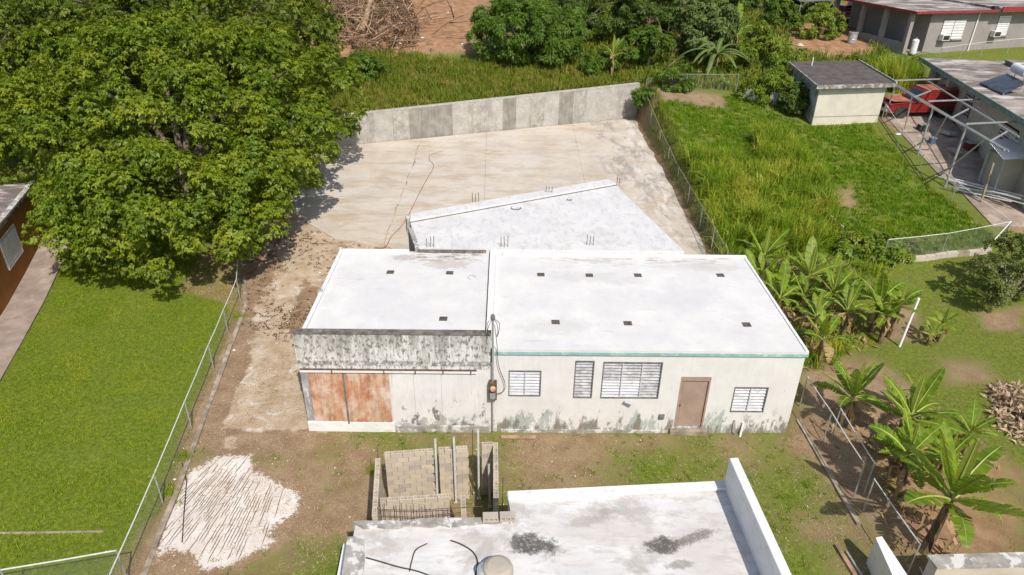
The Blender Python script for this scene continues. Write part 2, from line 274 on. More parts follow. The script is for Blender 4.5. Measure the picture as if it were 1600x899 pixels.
# ------------------------------------------------------------------ geometry helpers
def fmesh(name, V, F):
    V = np.asarray(V, np.float32); F = np.asarray(F, np.int32); k = F.shape[1]
    me = bpy.data.meshes.new(name); me.vertices.add(len(V)); me.vertices.foreach_set('co', V.ravel())
    me.loops.add(F.size); me.loops.foreach_set('vertex_index', F.ravel())
    me.polygons.add(len(F)); me.polygons.foreach_set('loop_start', np.arange(0, F.size, k, dtype=np.int32))
    me.update(calc_edges=True); return me
def link(name, me, m, parent=None, loc=None):
    o = bpy.data.objects.new(name, me); col.objects.link(o)
    if m is not None and not me.materials: me.materials.append(MATS[m] if isinstance(m, str) else m)
    if loc is not None: o.location = loc
    if parent is not None: o.parent = parent
    return o
def tag(o, label=None, cat=None, group=None, kind=None):
    if label: o['label'] = label
    if cat: o['category'] = cat
    if group: o['group'] = group
    if kind: o['kind'] = kind
    return o
def empty(name, loc, label=None, cat=None, group=None, kind=None):
    o = bpy.data.objects.new(name, None); col.objects.link(o); o.location = loc; o.empty_display_size = 0.2
    return tag(o, label, cat, group, kind)
def origin(p):
    v = Vector((0, 0, 0))
    while p is not None: v += p.location; p = p.parent
    return v
class MB:
    def __init__(s): s.v = []; s.f = []
    def add(s, vs, fs):
        n = len(s.v); s.v += [tuple(p) for p in vs]; s.f += [tuple(i+n for i in f) for f in fs]; return s
    def box(s, a, b):
        (x0, y0, z0), (x1, y1, z1) = a, b
        return s.add([(x0,y0,z0),(x1,y0,z0),(x1,y1,z0),(x0,y1,z0),(x0,y0,z1),(x1,y0,z1),(x1,y1,z1),(x0,y1,z1)],
                     [(0,3,2,1),(4,5,6,7),(0,1,5,4),(1,2,6,5),(2,3,7,6),(3,0,4,7)])
    def prism(s, poly, z0, z1):
        """vertical prism on a plan polygon; z0/z1 numbers or lists"""
        n = len(poly); area = sum(poly[i][0]*poly[(i+1)%n][1]-poly[(i+1)%n][0]*poly[i][1] for i in range(n))
        if area < 0: poly = poly[::-1]; z0 = z0[::-1] if isinstance(z0, list) else z0; z1 = z1[::-1] if isinstance(z1, list) else z1
        a = z0 if isinstance(z0, list) else [z0]*n; b = z1 if isinstance(z1, list) else [z1]*n
        vs = [(p[0], p[1], a[i]) for i, p in enumerate(poly)]+[(p[0], p[1], b[i]) for i, p in enumerate(poly)]
        fs = [tuple(range(n-1, -1, -1)), tuple(range(n, 2*n))]+[(i, (i+1)%n, n+(i+1)%n, n+i) for i in range(n)]
        return s.add(vs, fs)
    def bar(s, p, q, w, h, up=(0, 0, 1)):
        """rectangular bar from p to q, w across, h along up; centred"""
        p, q = Vector(p), Vector(q); d = (q-p).normalized(); u = Vector(up)
        if abs(d.dot(u)) > 0.95: u = Vector((0, 1, 0))
        r = d.cross(u).normalized(); u = r.cross(d).normalized(); r *= w/2; u *= h/2
        vs = [p-r-u, p+r-u, p+r+u, p-r+u, q-r-u, q+r-u, q+r+u, q-r+u]
        return s.add(vs, [(0,1,2,3),(7,6,5,4),(0,4,5,1),(1,5,6,2),(2,6,7,3),(3,7,4,0)])
    def tube(s, pts, r, n=6, r2=None):
        pts = [Vector(p) for p in pts]; m = len(pts); ring = []; rs = r if isinstance(r, (list, tuple)) else [r+(((r2 if r2 is not None else r)-r)*i/max(1, m-1)) for i in range(m)]
        ref = Vector((0.31, 0.27, 0.91)); base = len(s.v)
        for i, p in enumerate(pts):
            d = (pts[min(i+1, m-1)]-pts[max(i-1, 0)]).normalized()
            a = d.cross(ref)
            if a.length < 0.1: a = d.cross(Vector((1, 0, 0)))
            a.normalize(); b = d.cross(a)
            for k in range(n):
                t = 2*math.pi*k/n; s.v.append(tuple(p+(a*math.cos(t)+b*math.sin(t))*rs[i]))
        for i in range(m-1):
            for k in range(n):
                s.f.append((base+i*n+k, base+i*n+(k+1)%n, base+(i+1)*n+(k+1)%n, base+(i+1)*n+k))
        s.f.append(tuple(base+k for k in range(n-1, -1, -1))); s.f.append(tuple(base+(m-1)*n+k for k in range(n)))
        return s
    def lathe(s, c, prof, n=16, axis='z'):
        base = len(s.v); c = Vector(c)
        for r, h in prof:
            for k in range(n):
                t = 2*math.pi*k/n
                p = (r*math.cos(t), r*math.sin(t), h) if axis == 'z' else ((r*math.cos(t), h, r*math.sin(t)) if axis == 'y' else (h, r*math.cos(t), r*math.sin(t)))
                s.v.append(tuple(c+Vector(p)))
        for i in range(len(prof)-1):
            for k in range(n):
                q = (base+i*n+k, base+i*n+(k+1)%n, base+(i+1)*n+(k+1)%n, base+(i+1)*n+k)
                s.f.append(q if axis != 'y' else q[::-1])
        s.f.append(tuple(base+k for k in range(n-1, -1, -1))); s.f.append(tuple(base+(len(prof)-1)*n+k for k in range(n)))
        return s
    def mesh(s, name, off=None):
        me = bpy.data.meshes.new(name)
        o = off or Vector((0, 0, 0)); me.from_pydata([(p[0]-o[0], p[1]-o[1], p[2]-o[2]) for p in s.v], [], s.f); me.update(); return me
    def build(s, name, m, parent=None, bevel=0.0, smooth=False):
        me = s.mesh(name, origin(parent)); o = link(name, me, m, parent)
        if smooth: me.polygons.foreach_set('use_smooth', [True]*len(me.polygons))
        if bevel:
            b = o.modifiers.new('edge', 'BEVEL'); b.width = bevel; b.segments = 1; b.limit_method = 'ANGLE'
        return o
def part(name, m, parent, *boxes, bevel=0.0):
    b = MB()
    for a, c in boxes: b.box(a, c)
    return b.build(name, m, parent, bevel)
def lerp(a, b, t): return tuple(a[i]+(b[i]-a[i])*t for i in range(len(a)))
def jag(p, q, n, amp):
    """points from p to q with a small wander"""
    return [lerp(p, q, i/n) if i in (0, n) else tuple(c+random.uniform(-amp, amp) for c in lerp(p, q, i/n)) for i in range(n+1)]
def spline(pts, n=8):
    P = [pts[0]]+list(pts)+[pts[-1]]; out = []
    for i in range(1, len(P)-2):
        a, b, c, d = [np.array(P[i+k], float) for k in (-1, 0, 1, 2)]
        for k in range(n):
            t = k/n; out.append(tuple(0.5*((2*b)+(-a+c)*t+(2*a-5*b+4*c-d)*t*t+(-a+3*b-3*c+d)*t**3)))
    out.append(tuple(pts[-1])); return out

# ------------------------------------------------------------------ leaves and blades
def norm(a): return a/(np.linalg.norm(a, axis=-1, keepdims=True)+1e-9)
def rosettes(C, A, n, L, Wd, droop=0.25, e0=-0.15, e1=0.7):
    N = len(C); C = np.repeat(C, n, 0); A = norm(np.repeat(A, n, 0)); M = N*n
    r = norm(rng.normal(size=(M, 3))); t1 = norm(np.cross(A, r)); t2 = np.cross(A, t1)
    ph = np.tile(np.arange(n)*2*math.pi/n, N)+np.repeat(rng.uniform(0, 6.28, N), n)+rng.normal(0, 0.35, M)
    el = rng.uniform(e0, e1, M)[:, None]
    t1 = norm(np.cross(np.repeat(A[::n], n, 0), np.repeat(r[::n], n, 0))); t2 = np.cross(A, t1)
    d = (np.cos(ph)[:, None]*t1+np.sin(ph)[:, None]*t2)*np.cos(el)+A*np.sin(el)
    s = norm(np.cross(d, A)); up = np.cross(s, d)
    l = (L*rng.uniform(0.65, 1.25, M))[:, None]; w = (Wd*rng.uniform(0.7, 1.25, M))[:, None]
    b = C+d*l*0.08; mid = C+d*l*0.5; lift = up*w*0.25
    tip = C+d*l; tip[:, 2] -= droop*l[:, 0]
    V = np.stack([b, mid+s*w*0.5+lift, tip, mid-s*w*0.5+lift], 1).reshape(-1, 3)
    return V, np.arange(M*4).reshape(-1, 4)
def blades(P, h, w, lean=0.5, seg=1, curl=0.5):
    """grass blades rooted at P; seg 1 = one triangle, 2 = bent blade"""
    M = len(P); a = rng.uniform(0, 6.28, M); hh = h*rng.uniform(0.5, 1.3, M)
    ln = rng.normal(0, lean, M)*hh; dx, dy = np.cos(a), np.sin(a)
    b = rng.uniform(0, 6.28, M); sx, sy = np.cos(b)*w/2, np.sin(b)*w/2
    z0 = np.zeros(M)
    A1 = P+np.stack([sx, sy, z0], 1); A2 = P-np.stack([sx, sy, z0], 1)
    tip = P+np.stack([dx*ln, dy*ln, hh*np.clip(1-curl*np.abs(ln)/hh*0.6, 0.3, 1)], 1)
    if seg == 1:
        return np.stack([A1, A2, tip], 1).reshape(-1, 3), np.arange(M*3).reshape(-1, 3)
    mid = P+np.stack([dx*ln*0.3, dy*ln*0.3, hh*0.62], 1); o = np.stack([sx, sy, z0], 1)*0.8
    V = np.stack([A1, A2, mid-o, mid+o, tip], 1).reshape(-1, 3); i = np.arange(M)[:, None]*5
    F = np.concatenate([i+np.array([[0, 1, 2]]), i+np.array([[0, 2, 3]]), i+np.array([[3, 2, 4]])], 0)
    return V, F
def tufts(P, n, h, w, spread=0.06, lean=0.55):
    M = len(P); hh = np.repeat(np.broadcast_to(h, (M,)), n); Q = np.repeat(P, n, 0); Q = Q+np.concatenate([rng.normal(0, spread, (M*n, 2)), np.zeros((M*n, 1))], 1)
    return blades(Q, hh, w, lean, 2, 0.75)
def cat_mesh(name, parts):
    V = []; F = []; n = 0
    for v, f in parts: V.append(v); F.append(f+n); n += len(v)
    return fmesh(name, np.concatenate(V), np.concatenate(F))
def in_poly(poly, X, Y): return sdist(poly, X, Y) > 0
def scatter(poly, dens, keep=None):
    xs = [p[0] for p in poly]; ys = [p[1] for p in poly]; A = (max(xs)-min(xs))*(max(ys)-min(ys)); n = int(A*dens)
    X = rng.uniform(min(xs), max(xs), n); Y = rng.uniform(min(ys), max(ys), n); k = in_poly(poly, X, Y)
    X, Y = X[k], Y[k]
    if keep is not None:
        k = rng.uniform(0, 1, len(X)) < keep(X, Y); X, Y = X[k], Y[k]
    return np.stack([X, Y, terrain_height(X, Y)-0.01], 1)
def vnoise(X, Y, s, seed=0):
    """smooth value noise for patchiness of planting"""
    r = np.random.default_rng(seed).uniform(0, 1, (64, 64)); x, y = X/s+1000, Y/s+1000
    xi, yi = np.floor(x).astype(int), np.floor(y).astype(int); fx, fy = x-xi, y-yi
    fx = fx*fx*(3-2*fx); fy = fy*fy*(3-2*fy); g = lambda a, b: r[a % 64, b % 64]
    return (g(xi, yi)*(1-fx)+g(xi+1, yi)*fx)*(1-fy)+(g(xi, yi+1)*(1-fx)+g(xi+1, yi+1)*fx)*fy
def fbm(X, Y, s, seed=0): return 0.55*vnoise(X, Y, s, seed)+0.3*vnoise(X, Y, s*0.47, seed+1)+0.15*vnoise(X, Y, s*0.21, seed+2)

def crown_mesh(name, lobes, nclump, cr, nros, L, Wd, nl=6, inner=0.35, droop=0.25, zmin=None, origin_=(0, 0, 0)):
    """leaf rosettes grouped in clumps that sit over the surface of a union of ellipsoid lobes (c, (rx,ry,rz))"""
    cs = []; ax = []
    vol = np.array([l[1][0]*l[1][1] + l[1][2]*(l[1][0]+l[1][1])*0.5 for l in lobes]); vol /= vol.sum()
    tries = 0
    while len(cs) < nclump and tries < nclump*12:
        tries += 1
        li = rng.choice(len(lobes), p=vol); c, r = np.array(lobes[li][0]), np.array(lobes[li][1])
        d = norm(rng.normal(size=3)); d[2] = d[2]*0.9+0.15; d = norm(d)
        k = 1.0 if rng.uniform() > inner else rng.uniform(0.55, 0.9)
        p = c+d*r*k*rng.uniform(0.86, 1.08)
        if zmin is not None and p[2] < zmin: continue
        if any(j != li and np.sum(((p-np.array(q[0]))/np.array(q[1]))**2) < 0.55 for j, q in enumerate(lobes)): continue
        cs.append(p); ax.append(norm(d/r))
    cs = np.array(cs); ax = np.array(ax); N = len(cs)
    rad = cr*rng.uniform(0.65, 1.3, N)
    n = np.maximum(4, (nros*(rad/cr)**2*rng.uniform(0.75, 1.25, N)).astype(int)); idx = np.repeat(np.arange(N), n)
    d = norm(rng.normal(size=(len(idx), 3))+ax[idx]*0.9+np.array([0, 0, 0.35]))
    C = cs[idx]+d*(rad[idx]*rng.uniform(0.6, 1.08, len(idx)))[:, None]*np.array([1, 1, 0.8])
    A = norm(d*0.6+np.array([0, 0, 0.55])+rng.normal(0, 0.25, d.shape))
    V, F = rosettes(C, A, nl, L, Wd, droop)
    return fmesh(name, V-np.array(origin_), F), cs
def limbs(b, base, cs, trunk_r, fork, nl, rr=None):
    """tapered trunk to fork point, then limbs out towards clump centres"""
    base, fork = np.array(base, float), np.array(fork, float)
    b.tube([tuple(base-(0, 0, 0.3)), tuple(base+(0, 0, 0.15)), tuple(base*0.5+fork*0.5+rng.normal(0, 0.08, 3)), tuple(fork)], [trunk_r*1.5, trunk_r*1.1, trunk_r*0.85, trunk_r*0.7], 9)
    pick = cs[rng.choice(len(cs), min(nl, len(cs)), replace=False)]
    for p in pick:
        m = fork*0.45+p*0.55; m[2] += 0.12*np.linalg.norm(p-fork); m += rng.normal(0, 0.12, 3)
        r0 = trunk_r*rng.uniform(0.25, 0.42)
        b.tube([tuple(fork-(0, 0, 0.1)), tuple(m), tuple(p)], [r0, r0*0.55, r0*0.18], 5)
def tree(name, base, lobes, label, cat='tree', leaf='leaf_big', trunk_r=0.18, fork_h=1.2, nclump=60, cr=0.6, nros=26, L=0.22, Wd=0.09, nl=6, inner=0.35, group=None, bark='bark', nlimb=14, droop=0.25, zmin=None):
    """lobes are given relative to the base"""
    e = empty(name, base, label, cat, group); bz = np.array(base)
    lob = [(tuple(np.array(c)+bz), r) for c, r in lobes]
    me, cs = crown_mesh('crown', lob, nclump, cr, nros, L, Wd, nl, inner, droop, None if zmin is None else zmin+bz[2], tuple(base))
    tb = MB(); limbs(tb, base, cs, trunk_r, (base[0]+random.uniform(-.2, .2), base[1]+random.uniform(-.2, .2), base[2]+fork_h), nlimb)
    tb.build('trunk', bark, e); link('crown', me, leaf, e); return e
def bush(name, base, lobes, label, leaf, cat='bush', **kw):
    kw.setdefault('trunk_r', 0.05); kw.setdefault('fork_h', 0.25); kw.setdefault('nlimb', 10)
    return tree(name, base, lobes, label, cat, leaf, **kw)

# banana leaf: arched blade folded along the midrib, tattered towards the edge
def banana_leaf_meshes(seed, Ln, Wl, arch, tear, petiole=0.25):
    r = np.random.default_rng(seed); n = 16; V = []; F = []; mv = []
    def spine(t):
        s = t*Ln; a = arch*t
        return np.array([s*(1-0.28*arch*t), 0, petiole*0.0+s*0.55*(1-t*0.95*arch)-0.12*arch*s*t])
    pts = [spine(i/n) for i in range(n+1)]
    for side in (-1, 1):
        for i in range(n):
            t0, t1 = i/n, (i+1)/n; t0 = max(t0, petiole*0.4); 
            if t1 <= petiole*0.4: continue
            gap = r.uniform(0.15, 0.5) if r.uniform() < tear else 0.0
            def wd(t): return Wl*math.sin(math.pi*min(1, max(0, (t-petiole*0.35)/(1-petiole*0.35))))**0.55*(1-0.25*t)
            sag = r.uniform(-0.28, 0.05)*(1 if tear > 0.2 else 0.5)-0.05
            p0, p1 = spine(t0), spine(t1); k = len(V)
            w0, w1 = wd(t0), wd(t1); sh = (p1-p0)*gap
            V += [p0, p1, p1+np.array([0.10*w1, side*w1, w1*(0.12+sag)])-sh*0.5, p0+np.array([0.10*w0, side*w0, w0*(0.12+sag)])+sh*0.5]
            F.append((k, k+1, k+2, k+3) if side < 0 else (k+3, k+2, k+1, k))
    bm = MB(); bm.tube([tuple(p+np.array([0, 0, -0.004])) for p in pts], 0.022, 5, 0.006)
    me = bpy.data.meshes.new('leaf'); me.from_pydata([tuple(p) for p in V], [], F); me.update()
    return me, bm.mesh('midrib')
BLEAF = [banana_leaf_meshes(s, 1.0, w, a, t) for s, (w, a, t) in enumerate([(0.19, 0.15, 0.2), (0.19, 0.5, 0.4), (0.19, 0.8, 0.55), (0.18, 1.15, 0.7), (0.20, 0.35, 0.3), (0.18, 0.75, 0.75)])]
BYOUNG = banana_leaf_meshes(40, 1.0, 0.10, 0.05, 0.0)
for a, b in BLEAF+[BYOUNG]:
    a.materials.append(MATS['banana_leaf']); b.materials.append(MATS['midrib'])
BDRY = []
for k_ in (3, 5):
    d_ = BLEAF[k_][0].copy(); d_.materials.clear(); d_.materials.append(MATS['dry_leaf']); BDRY.append((d_, BLEAF[k_][1]))
BYOUNG[0].materials.clear(); BYOUNG[0].materials.append(MATS['banana_young'])
def banana(base, hs, L, n, label, name='banana_plant', lean=(0, 0), group='banana plants in the right-hand garden', dead=2, rot=None):
    e = empty(name, base, label, 'banana plant', group)
    top = (base[0]+lean[0], base[1]+lean[1], base[2]+hs); r0 = 0.045+hs*0.035
    MB().tube([lerp(base, top, -0.1/hs), lerp(base, top, 0.35), lerp(base, top, 0.8), top], [r0*1.25, r0, r0*0.8, r0*0.5], 8).build('pseudostem', 'banana_stem', e)
    a0 = random.uniform(0, 6.28) if rot is None else rot
    tl = Vector(top)-Vector(base)
    for i in range(n):
        k = random.choice((0, 1, 1, 4, 2) if i < n*0.5 else (2, 3, 5, 1)); az = a0+i*2.4+random.uniform(-.3, .3)
        el = (0.85-1.0*i/max(1, n-1))+random.uniform(-.12, .12); s = L*random.uniform(0.8, 1.12)
        for j, (nm) in enumerate(('leaf', 'midrib')):
            o = bpy.data.objects.new(nm, (BLEAF[k] if i < n-1 or n < 7 else BDRY[k % 2])[j]); col.objects.link(o)
            if j == 0: o.parent = e; o.location = tl-Vector((0, 0, 0.025*i*hs*0.5)); o.rotation_euler = (random.uniform(-.25, .25), -el*0.75, az); o.scale = (s, s*random.uniform(0.65, 0.95), s); lf = o
            else: o.parent = lf
    o = link('leaf', BYOUNG[0], None, e, tl); o.rotation_euler = (0, -1.05, a0+1); o.scale = (L*0.8,)*3
    m_ = link('midrib', BYOUNG[1], None, o)
    if dead:
        b = MB()
        for i in range(dead*4):
            az = random.uniform(0, 6.28); l = hs*random.uniform(0.35, 0.75); r = r0*1.1
            p = lerp(base, top, random.uniform(0.6, 0.9)); d = Vector((math.cos(az), math.sin(az), 0)); s = Vector((-d.y, d.x, 0))*random.uniform(.03, .07)
            q0 = Vector(p)+d*r; q1 = q0+d*l*0.35-Vector((0, 0, l*0.3)); q2 = q0+d*l*0.3-Vector((0, 0, l*0.85))
            b.add([q0-s*.5, q0+s*.5, q1+s, q1-s, q2+s*.6, q2-s*.6], [(0, 1, 2, 3), (3, 2, 4, 5)])
        b.build('dead_leaves', 'dry_leaf', e)
    return e

# chain-link fence: rail, posts, and a woven panel for each bay
def fence(pts, hgt, label, name='chain_link_fence', post_every=2.6, rail='galv_pale', post_r=0.02, sp=0.07, ww=0.003, rail_r=0.017, skip_rail=False, zs=None, panels=True, cat='fence', posts=None, overhang=0.0):
    z = [tz(*p) for p in pts] if zs is None else zs
    P = [Vector((p[0], p[1], z[i])) for i, p in enumerate(pts)]
    e = empty(name, P[0], label, cat)
    for a, b in zip(P[:-1], P[1:]):
        n = max(1, round((b-a).length/post_every))
        for i in range(n):
            p, q = a.lerp(b, i/n), a.lerp(b, (i+1)/n)
            if zs is None: p.z, q.z = tz(p.x, p.y), tz(q.x, q.y)
            MB().tube([p-Vector((0, 0, .2)), p+Vector((0, 0, hgt+0.02))], post_r, 6).build('post', 'galv', e)
            if i == n-1 and b == P[-1]: MB().tube([q-Vector((0, 0, .2)), q+Vector((0, 0, hgt+0.02))], post_r, 6).build('post', 'galv', e)
            if not skip_rail: MB().tube([p+Vector((0, 0, hgt)), p.lerp(q, .5)+Vector((0, 0, hgt-random.uniform(0, .03))), q+Vector((0, 0, hgt))], rail_r, 5).build('top_rail', rail, e)
            if not panels: continue
            m = MB(); Lb = (q-p).length; d = (q-p)/Lb; k = -hgt; up = Vector((0, 0, 1)); nrm = d.cross(up).normalized()
            while k < Lb:
                for sg in (1, -1):
                    s0, s1 = (k, k+hgt) if sg > 0 else (k+hgt, k); z0, z1 = 0.03, hgt-0.02
                    # clip the wire to the bay
                    t0, t1 = 0.0, 1.0
                    for lim, fn in ((0, lambda v: v), (Lb, lambda v: v)):
                        pass
                    def cl(t): return s0+(s1-s0)*t
                    ta = (0-s0)/(s1-s0); tb = (Lb-s0)/(s1-s0); lo, hi = max(0, min(ta, tb)), min(1, max(ta, tb))
                    if hi-lo < 0.02: continue
                    a3 = p+d*cl(lo)+up*(z0+(z1-z0)*lo); b3 = p+d*cl(hi)+up*(z0+(z1-z0)*hi)
                    w = (d*(z1-z0)-up*(s1-s0)).normalized()*ww/2
                    m.add([a3-w, a3+w, b3+w, b3-w], [(0, 1, 2, 3)])
                k += sp
            m.build('wire_mesh', 'galv', e)
    return e

# ------------------------------------------------------------------ the ground
def graded(a, b, fine0, fine1, step, coarse):
    lo = [fine0]; s = step
    while lo[-1] > a: s = min(s*1.25, coarse); lo.append(lo[-1]-s)
    hi = [fine1]; s = step
    while hi[-1] < b: s = min(s*1.25, coarse); hi.append(hi[-1]+s)
    return np.array(lo[::-1][:-1]+list(np.arange(fine0, fine1+1e-6, step))+hi[1:])
XS = graded(-600, 600, -24, 34, 0.2, 40); YS = graded(-60, 900, -9, 42, 0.2, 40)
GX, GY = np.meshgrid(XS, YS); X, Y = GX.ravel(), GY.ravel()
Z = terrain_height(X, Y)
rough = (fbm(X, Y, 1.3, 3)-0.5)*0.06+(fbm(X, Y, 0.5, 5)-0.5)*0.03
LAWN = [(-60, -60), (-8.3, -60), (-8.35, -6), (-9.95, 7.3), (-10.7, 9.6), (-13.5, 20), (-60, 20)]
yardish = sdist([(-13.0, 5.0), (-13.2, 24.9), (-10.6, 25.5), (9.4, 32.3), (9.7, 12.5), (9.4, 5.0)], X, Y)
Z = Z+rough*np.where(yardish > 0, 0.25, 1)
def soft(poly, f=0.4): return sstep(-f, f, sdist(poly, X, Y))
nn = fbm(X, Y, 2.2, 11); n2 = fbm(X, Y, 0.8, 21)
grass = np.full(X.shape, 0.75)
grass = np.maximum(grass*0.9, soft(LAWN)*1.0)
FRONT = [(-8.4, -12), (-9.9, 7.2), (-5.5, 7.2), (-5.5, 0.0), (9.0, 0.0), (9.6, 0.5), (11.8, -5), (11.8, -12)]
f = soft(FRONT, 0.3); patch = np.clip((fbm(X, Y, 2.6, 31)-0.38)*2.4, 0, 1)*0.42+sstep(1, 6, X)*0.10+0.28
patch = np.where(X < -5.4, patch*sstep(2.0, -1.5, Y)*0.9, patch)
grass = grass*(1-f)+f*patch
DIRT_LEFT = [(-8.86, -0.55), (-10.79, 9.28), (-12.34, 16.23), (-9.54, 18.73), (-7.06, 16.36), (-5.12, 12.13), (-6.28, 4.61), (-6.76, 3.79), (-7.04, 0.96), (-5.47, -0.50), (-7.26, -0.81)]
f = soft(DIRT_LEFT, 0.6); grass = grass*(1-f)+f*np.clip((nn-0.55)*1.2, 0, 0.3)
grass *= 1-soft([(-13.0, 8.5), (-13.2, 25), (-10.6, 25.6), (9.5, 32.4), (9.75, 12.5), (9.6, 5.8), (-8.0, 6.5)], 0.5)
RIGHT_DIRT = [[(8.94, -0.64), (10.53, 2.91), (12.11, 4.08), (13.42, 4.71), (14.12, 2.60), (13.20, -0.02), (11.00, -2.18), (10.81, -3.98), (10.21, -3.12), (9.58, -1.69)], [(12.24, -1.14), (15.24, -0.57), (15.32, -1.64), (13.42, -4.56), (11.00, -4.57), (10.90, -3.12)], [(15.88, 7.66), (16.93, 7.68), (15.90, 5.17), (14.68, 5.37)], [(19.28, 7.25), (21.40, 7.76), (20.21, 5.91), (18.74, 6.11)], [(16.05, 4.13), (17.69, 4.16), (17.21, 2.63), (15.44, 2.60)], [(10.52, 10.84), (15.84, 11.42), (14.58, 7.64), (12.44, 4.91), (10.72, 4.06), (10.82, 8.04)], [(16.47, 17.20), (18.44, 17.58), (17.82, 15.62), (16.05, 15.59)]]
for p, s in zip(RIGHT_DIRT, (0.8, 0.95, 0.9, 0.8, 0.5, 0.85, 0.8)):
    f = soft(p, 0.5)*s*np.clip(0.65+(nn-0.5)*2, 0, 1.0); grass = grass*(1-f)
FIELD = [(-25.74, 69.99), (-26.36, 80.98), (-1.63, 55.84), (-1.58, 39.33), (-5.99, 38.36), (-8.53, 35.76), (-12.00, 34.59), (-15.56, 42.07)]
FIELD2 = [(FIELD[0]), (FIELD[1][0], 120), (FIELD[2][0]+1, 120)]+FIELD[2:]
f = soft(FIELD2, 1.2); grass = grass*(1-f)
f = soft([(24.31, 47.27), (31.35, 50.18), (28.27, 38.51), (24.67, 37.39), (22.32, 39.00)], 0.8); grass = grass*(1-f*0.8)
f = soft([(23.43, 26.09), (24.17, 23.83), (24.14, 19.61), (23.96, 15.76), (24.66, 13.17), (35.04, 30.55), (32.53, 34.00), (27.33, 32.60)], 0.4); grass = grass*(1-f*0.85)
f = soft([(9.83, 31.93), (14.66, 29.88), (14.21, 27.26), (9.69, 29.35)], 0.5); grass = grass*(1-f*0.6)
pale = np.zeros(X.shape)
f = soft([(-8.20, -0.02), (-8.34, 0.94), (-8.45, 2.28), (-8.44, 3.77), (-8.13, 5.43), (-6.64, 6.14), (-5.65, 3.82), (-4.71, -0.49), (-5.59, 0.01), (-7.10, -0.13)], 0.45); pale = np.maximum(pale, f*0.95)
f = soft([(-8.38, 2.28), (-9.70, 7.77), (-9.60, 11.55), (-8.05, 11.00), (-7.42, 5.44), (-7.65, 3.02)], 0.7); pale = np.maximum(pale, f*0.70)
f = soft([(-11.32, 15.50), (-9.25, 17.49), (-7.94, 15.96), (-8.30, 13.34), (-9.94, 12.78)], 0.5); pale = np.maximum(pale, f*np.clip(nn*1.4, 0, 0.8))
f = soft([(-8.02, -0.25), (-7.65, -0.20), (-7.09, -1.33), (-7.87, -0.94)], 0.3); pale = np.maximum(pale, f*0.8)
pale = np.maximum(pale, soft([(-12.2, 14), (-11.5, 25), (9.3, 32), (9.6, 12.5), (9.2, 6.2), (-5, 6.2)], 0.4)*0.9)
CAL = [(-8.11, -4.93), (-8.43, -3.27), (-8.39, -1.74), (-7.80, -1.14), (-6.93, -1.13), (-6.68, -1.69), (-5.94, -2.14), (-5.15, -2.61), (-5.02, -3.24), (-5.61, -3.85), (-5.27, -4.34), (-5.80, -4.54), (-6.07, -4.92), (-6.79, -5.13), (-7.24, -4.67), (-7.92, -4.48)]
cal = soft(CAL, 0.5); cal = np.clip(cal, 0, 1); grass = grass*(1-cal)
red = np.clip(soft(FIELD2, 2)*0.9+0.25*(nn-0.3), 0, 1); red = np.maximum(red, soft(RIGHT_DIRT[1], .8)*0.6); red = np.maximum(red, soft([(24.31, 47.27), (31.35, 50.18), (28.27, 38.51), (24.67, 37.39), (22.32, 39.00)], 1)*0.9)
nx, ny = len(XS), len(YS); ii = (np.arange(ny-1)[:, None]*nx+np.arange(nx-1)[None]).ravel()
gm = fmesh('ground', np.stack([X, Y, Z], 1), np.stack([ii, ii+1, ii+1+nx, ii+nx], 1))
at = gm.color_attributes.new('cover', 'FLOAT_COLOR', 'POINT')
at.data.foreach_set('color', np.stack([grass, pale, cal, red], 1).astype(np.float32).ravel())
gm.polygons.foreach_set('use_smooth', [True]*len(gm.polygons))
m, nt, b = newmat('ground_mat'); MATS['ground'] = m
pos = nd(nt, 'ShaderNodeNewGeometry').outputs['Position']
ca = nd(nt, 'ShaderNodeVertexColor'); ca.layer_name = 'cover'; se = nd(nt, 'ShaderNodeSeparateColor'); nt.links.new(ca.outputs['Color'], se.inputs[0])
nA = noise(nt, pos, 1.6, 6, 0.65); nB = noise(nt, pos, 7.0, 5, 0.7); nC = noise(nt, pos, 0.5, 4, 0.6); nD = noise(nt, pos, 26.0, 5, 0.75)
def edge(chan, n, k, lo, hi): return ramp(nt, math_(nt, 'ADD', chan, math_(nt, 'MULTIPLY', math_(nt, 'SUBTRACT', n, 0.5), k)), lo, hi)
soil = mix(nt, ramp(nt, nA, 0.35, 0.65), (0.265, 0.178, 0.108), (0.40, 0.288, 0.186))
soil = mix(nt, ramp(nt, nB, 0.55, 0.72, 0, 0.7), soil, (0.46, 0.36, 0.255))
soil = mix(nt, ramp(nt, nD, 0.40, 0.62, 0.75, 0.0), soil, (0.17, 0.113, 0.07))
soil = mix(nt, ramp(nt, nD, 0.58, 0.70, 0.0, 0.6), soil, (0.50, 0.40, 0.29))
redsoil = mix(nt, ramp(nt, nA, 0.35, 0.65), (0.25, 0.125, 0.06), (0.40, 0.225, 0.125))
soil = mix(nt, math_(nt, 'MULTIPLY', ca.outputs['Alpha'], 0.85), soil, redsoil)
sand = mix(nt, ramp(nt, nA, 0.3, 0.7), (0.36, 0.26, 0.165), (0.50, 0.405, 0.30))
sand = mix(nt, ramp(nt, nB, 0.55, 0.70, 0, 0.5), sand, (0.30, 0.215, 0.14))
sand = mix(nt, ramp(nt, noise(nt, pos, 1.3, 5, 0.7, 0.8), 0.54, 0.66, 0, 0.75), sand, (0.58, 0.54, 0.49))
sand = mix(nt, ramp(nt, nD, 0.58, 0.7, 0, 0.4), sand, (0.27, 0.19, 0.12))
c = mix(nt, edge(se.outputs[1], nA, 0.9, 0.45, 0.62), soil, sand)
lime = mix(nt, ramp(nt, nA, 0.3, 0.7), (0.57, 0.495, 0.435), (0.69, 0.65, 0.605))
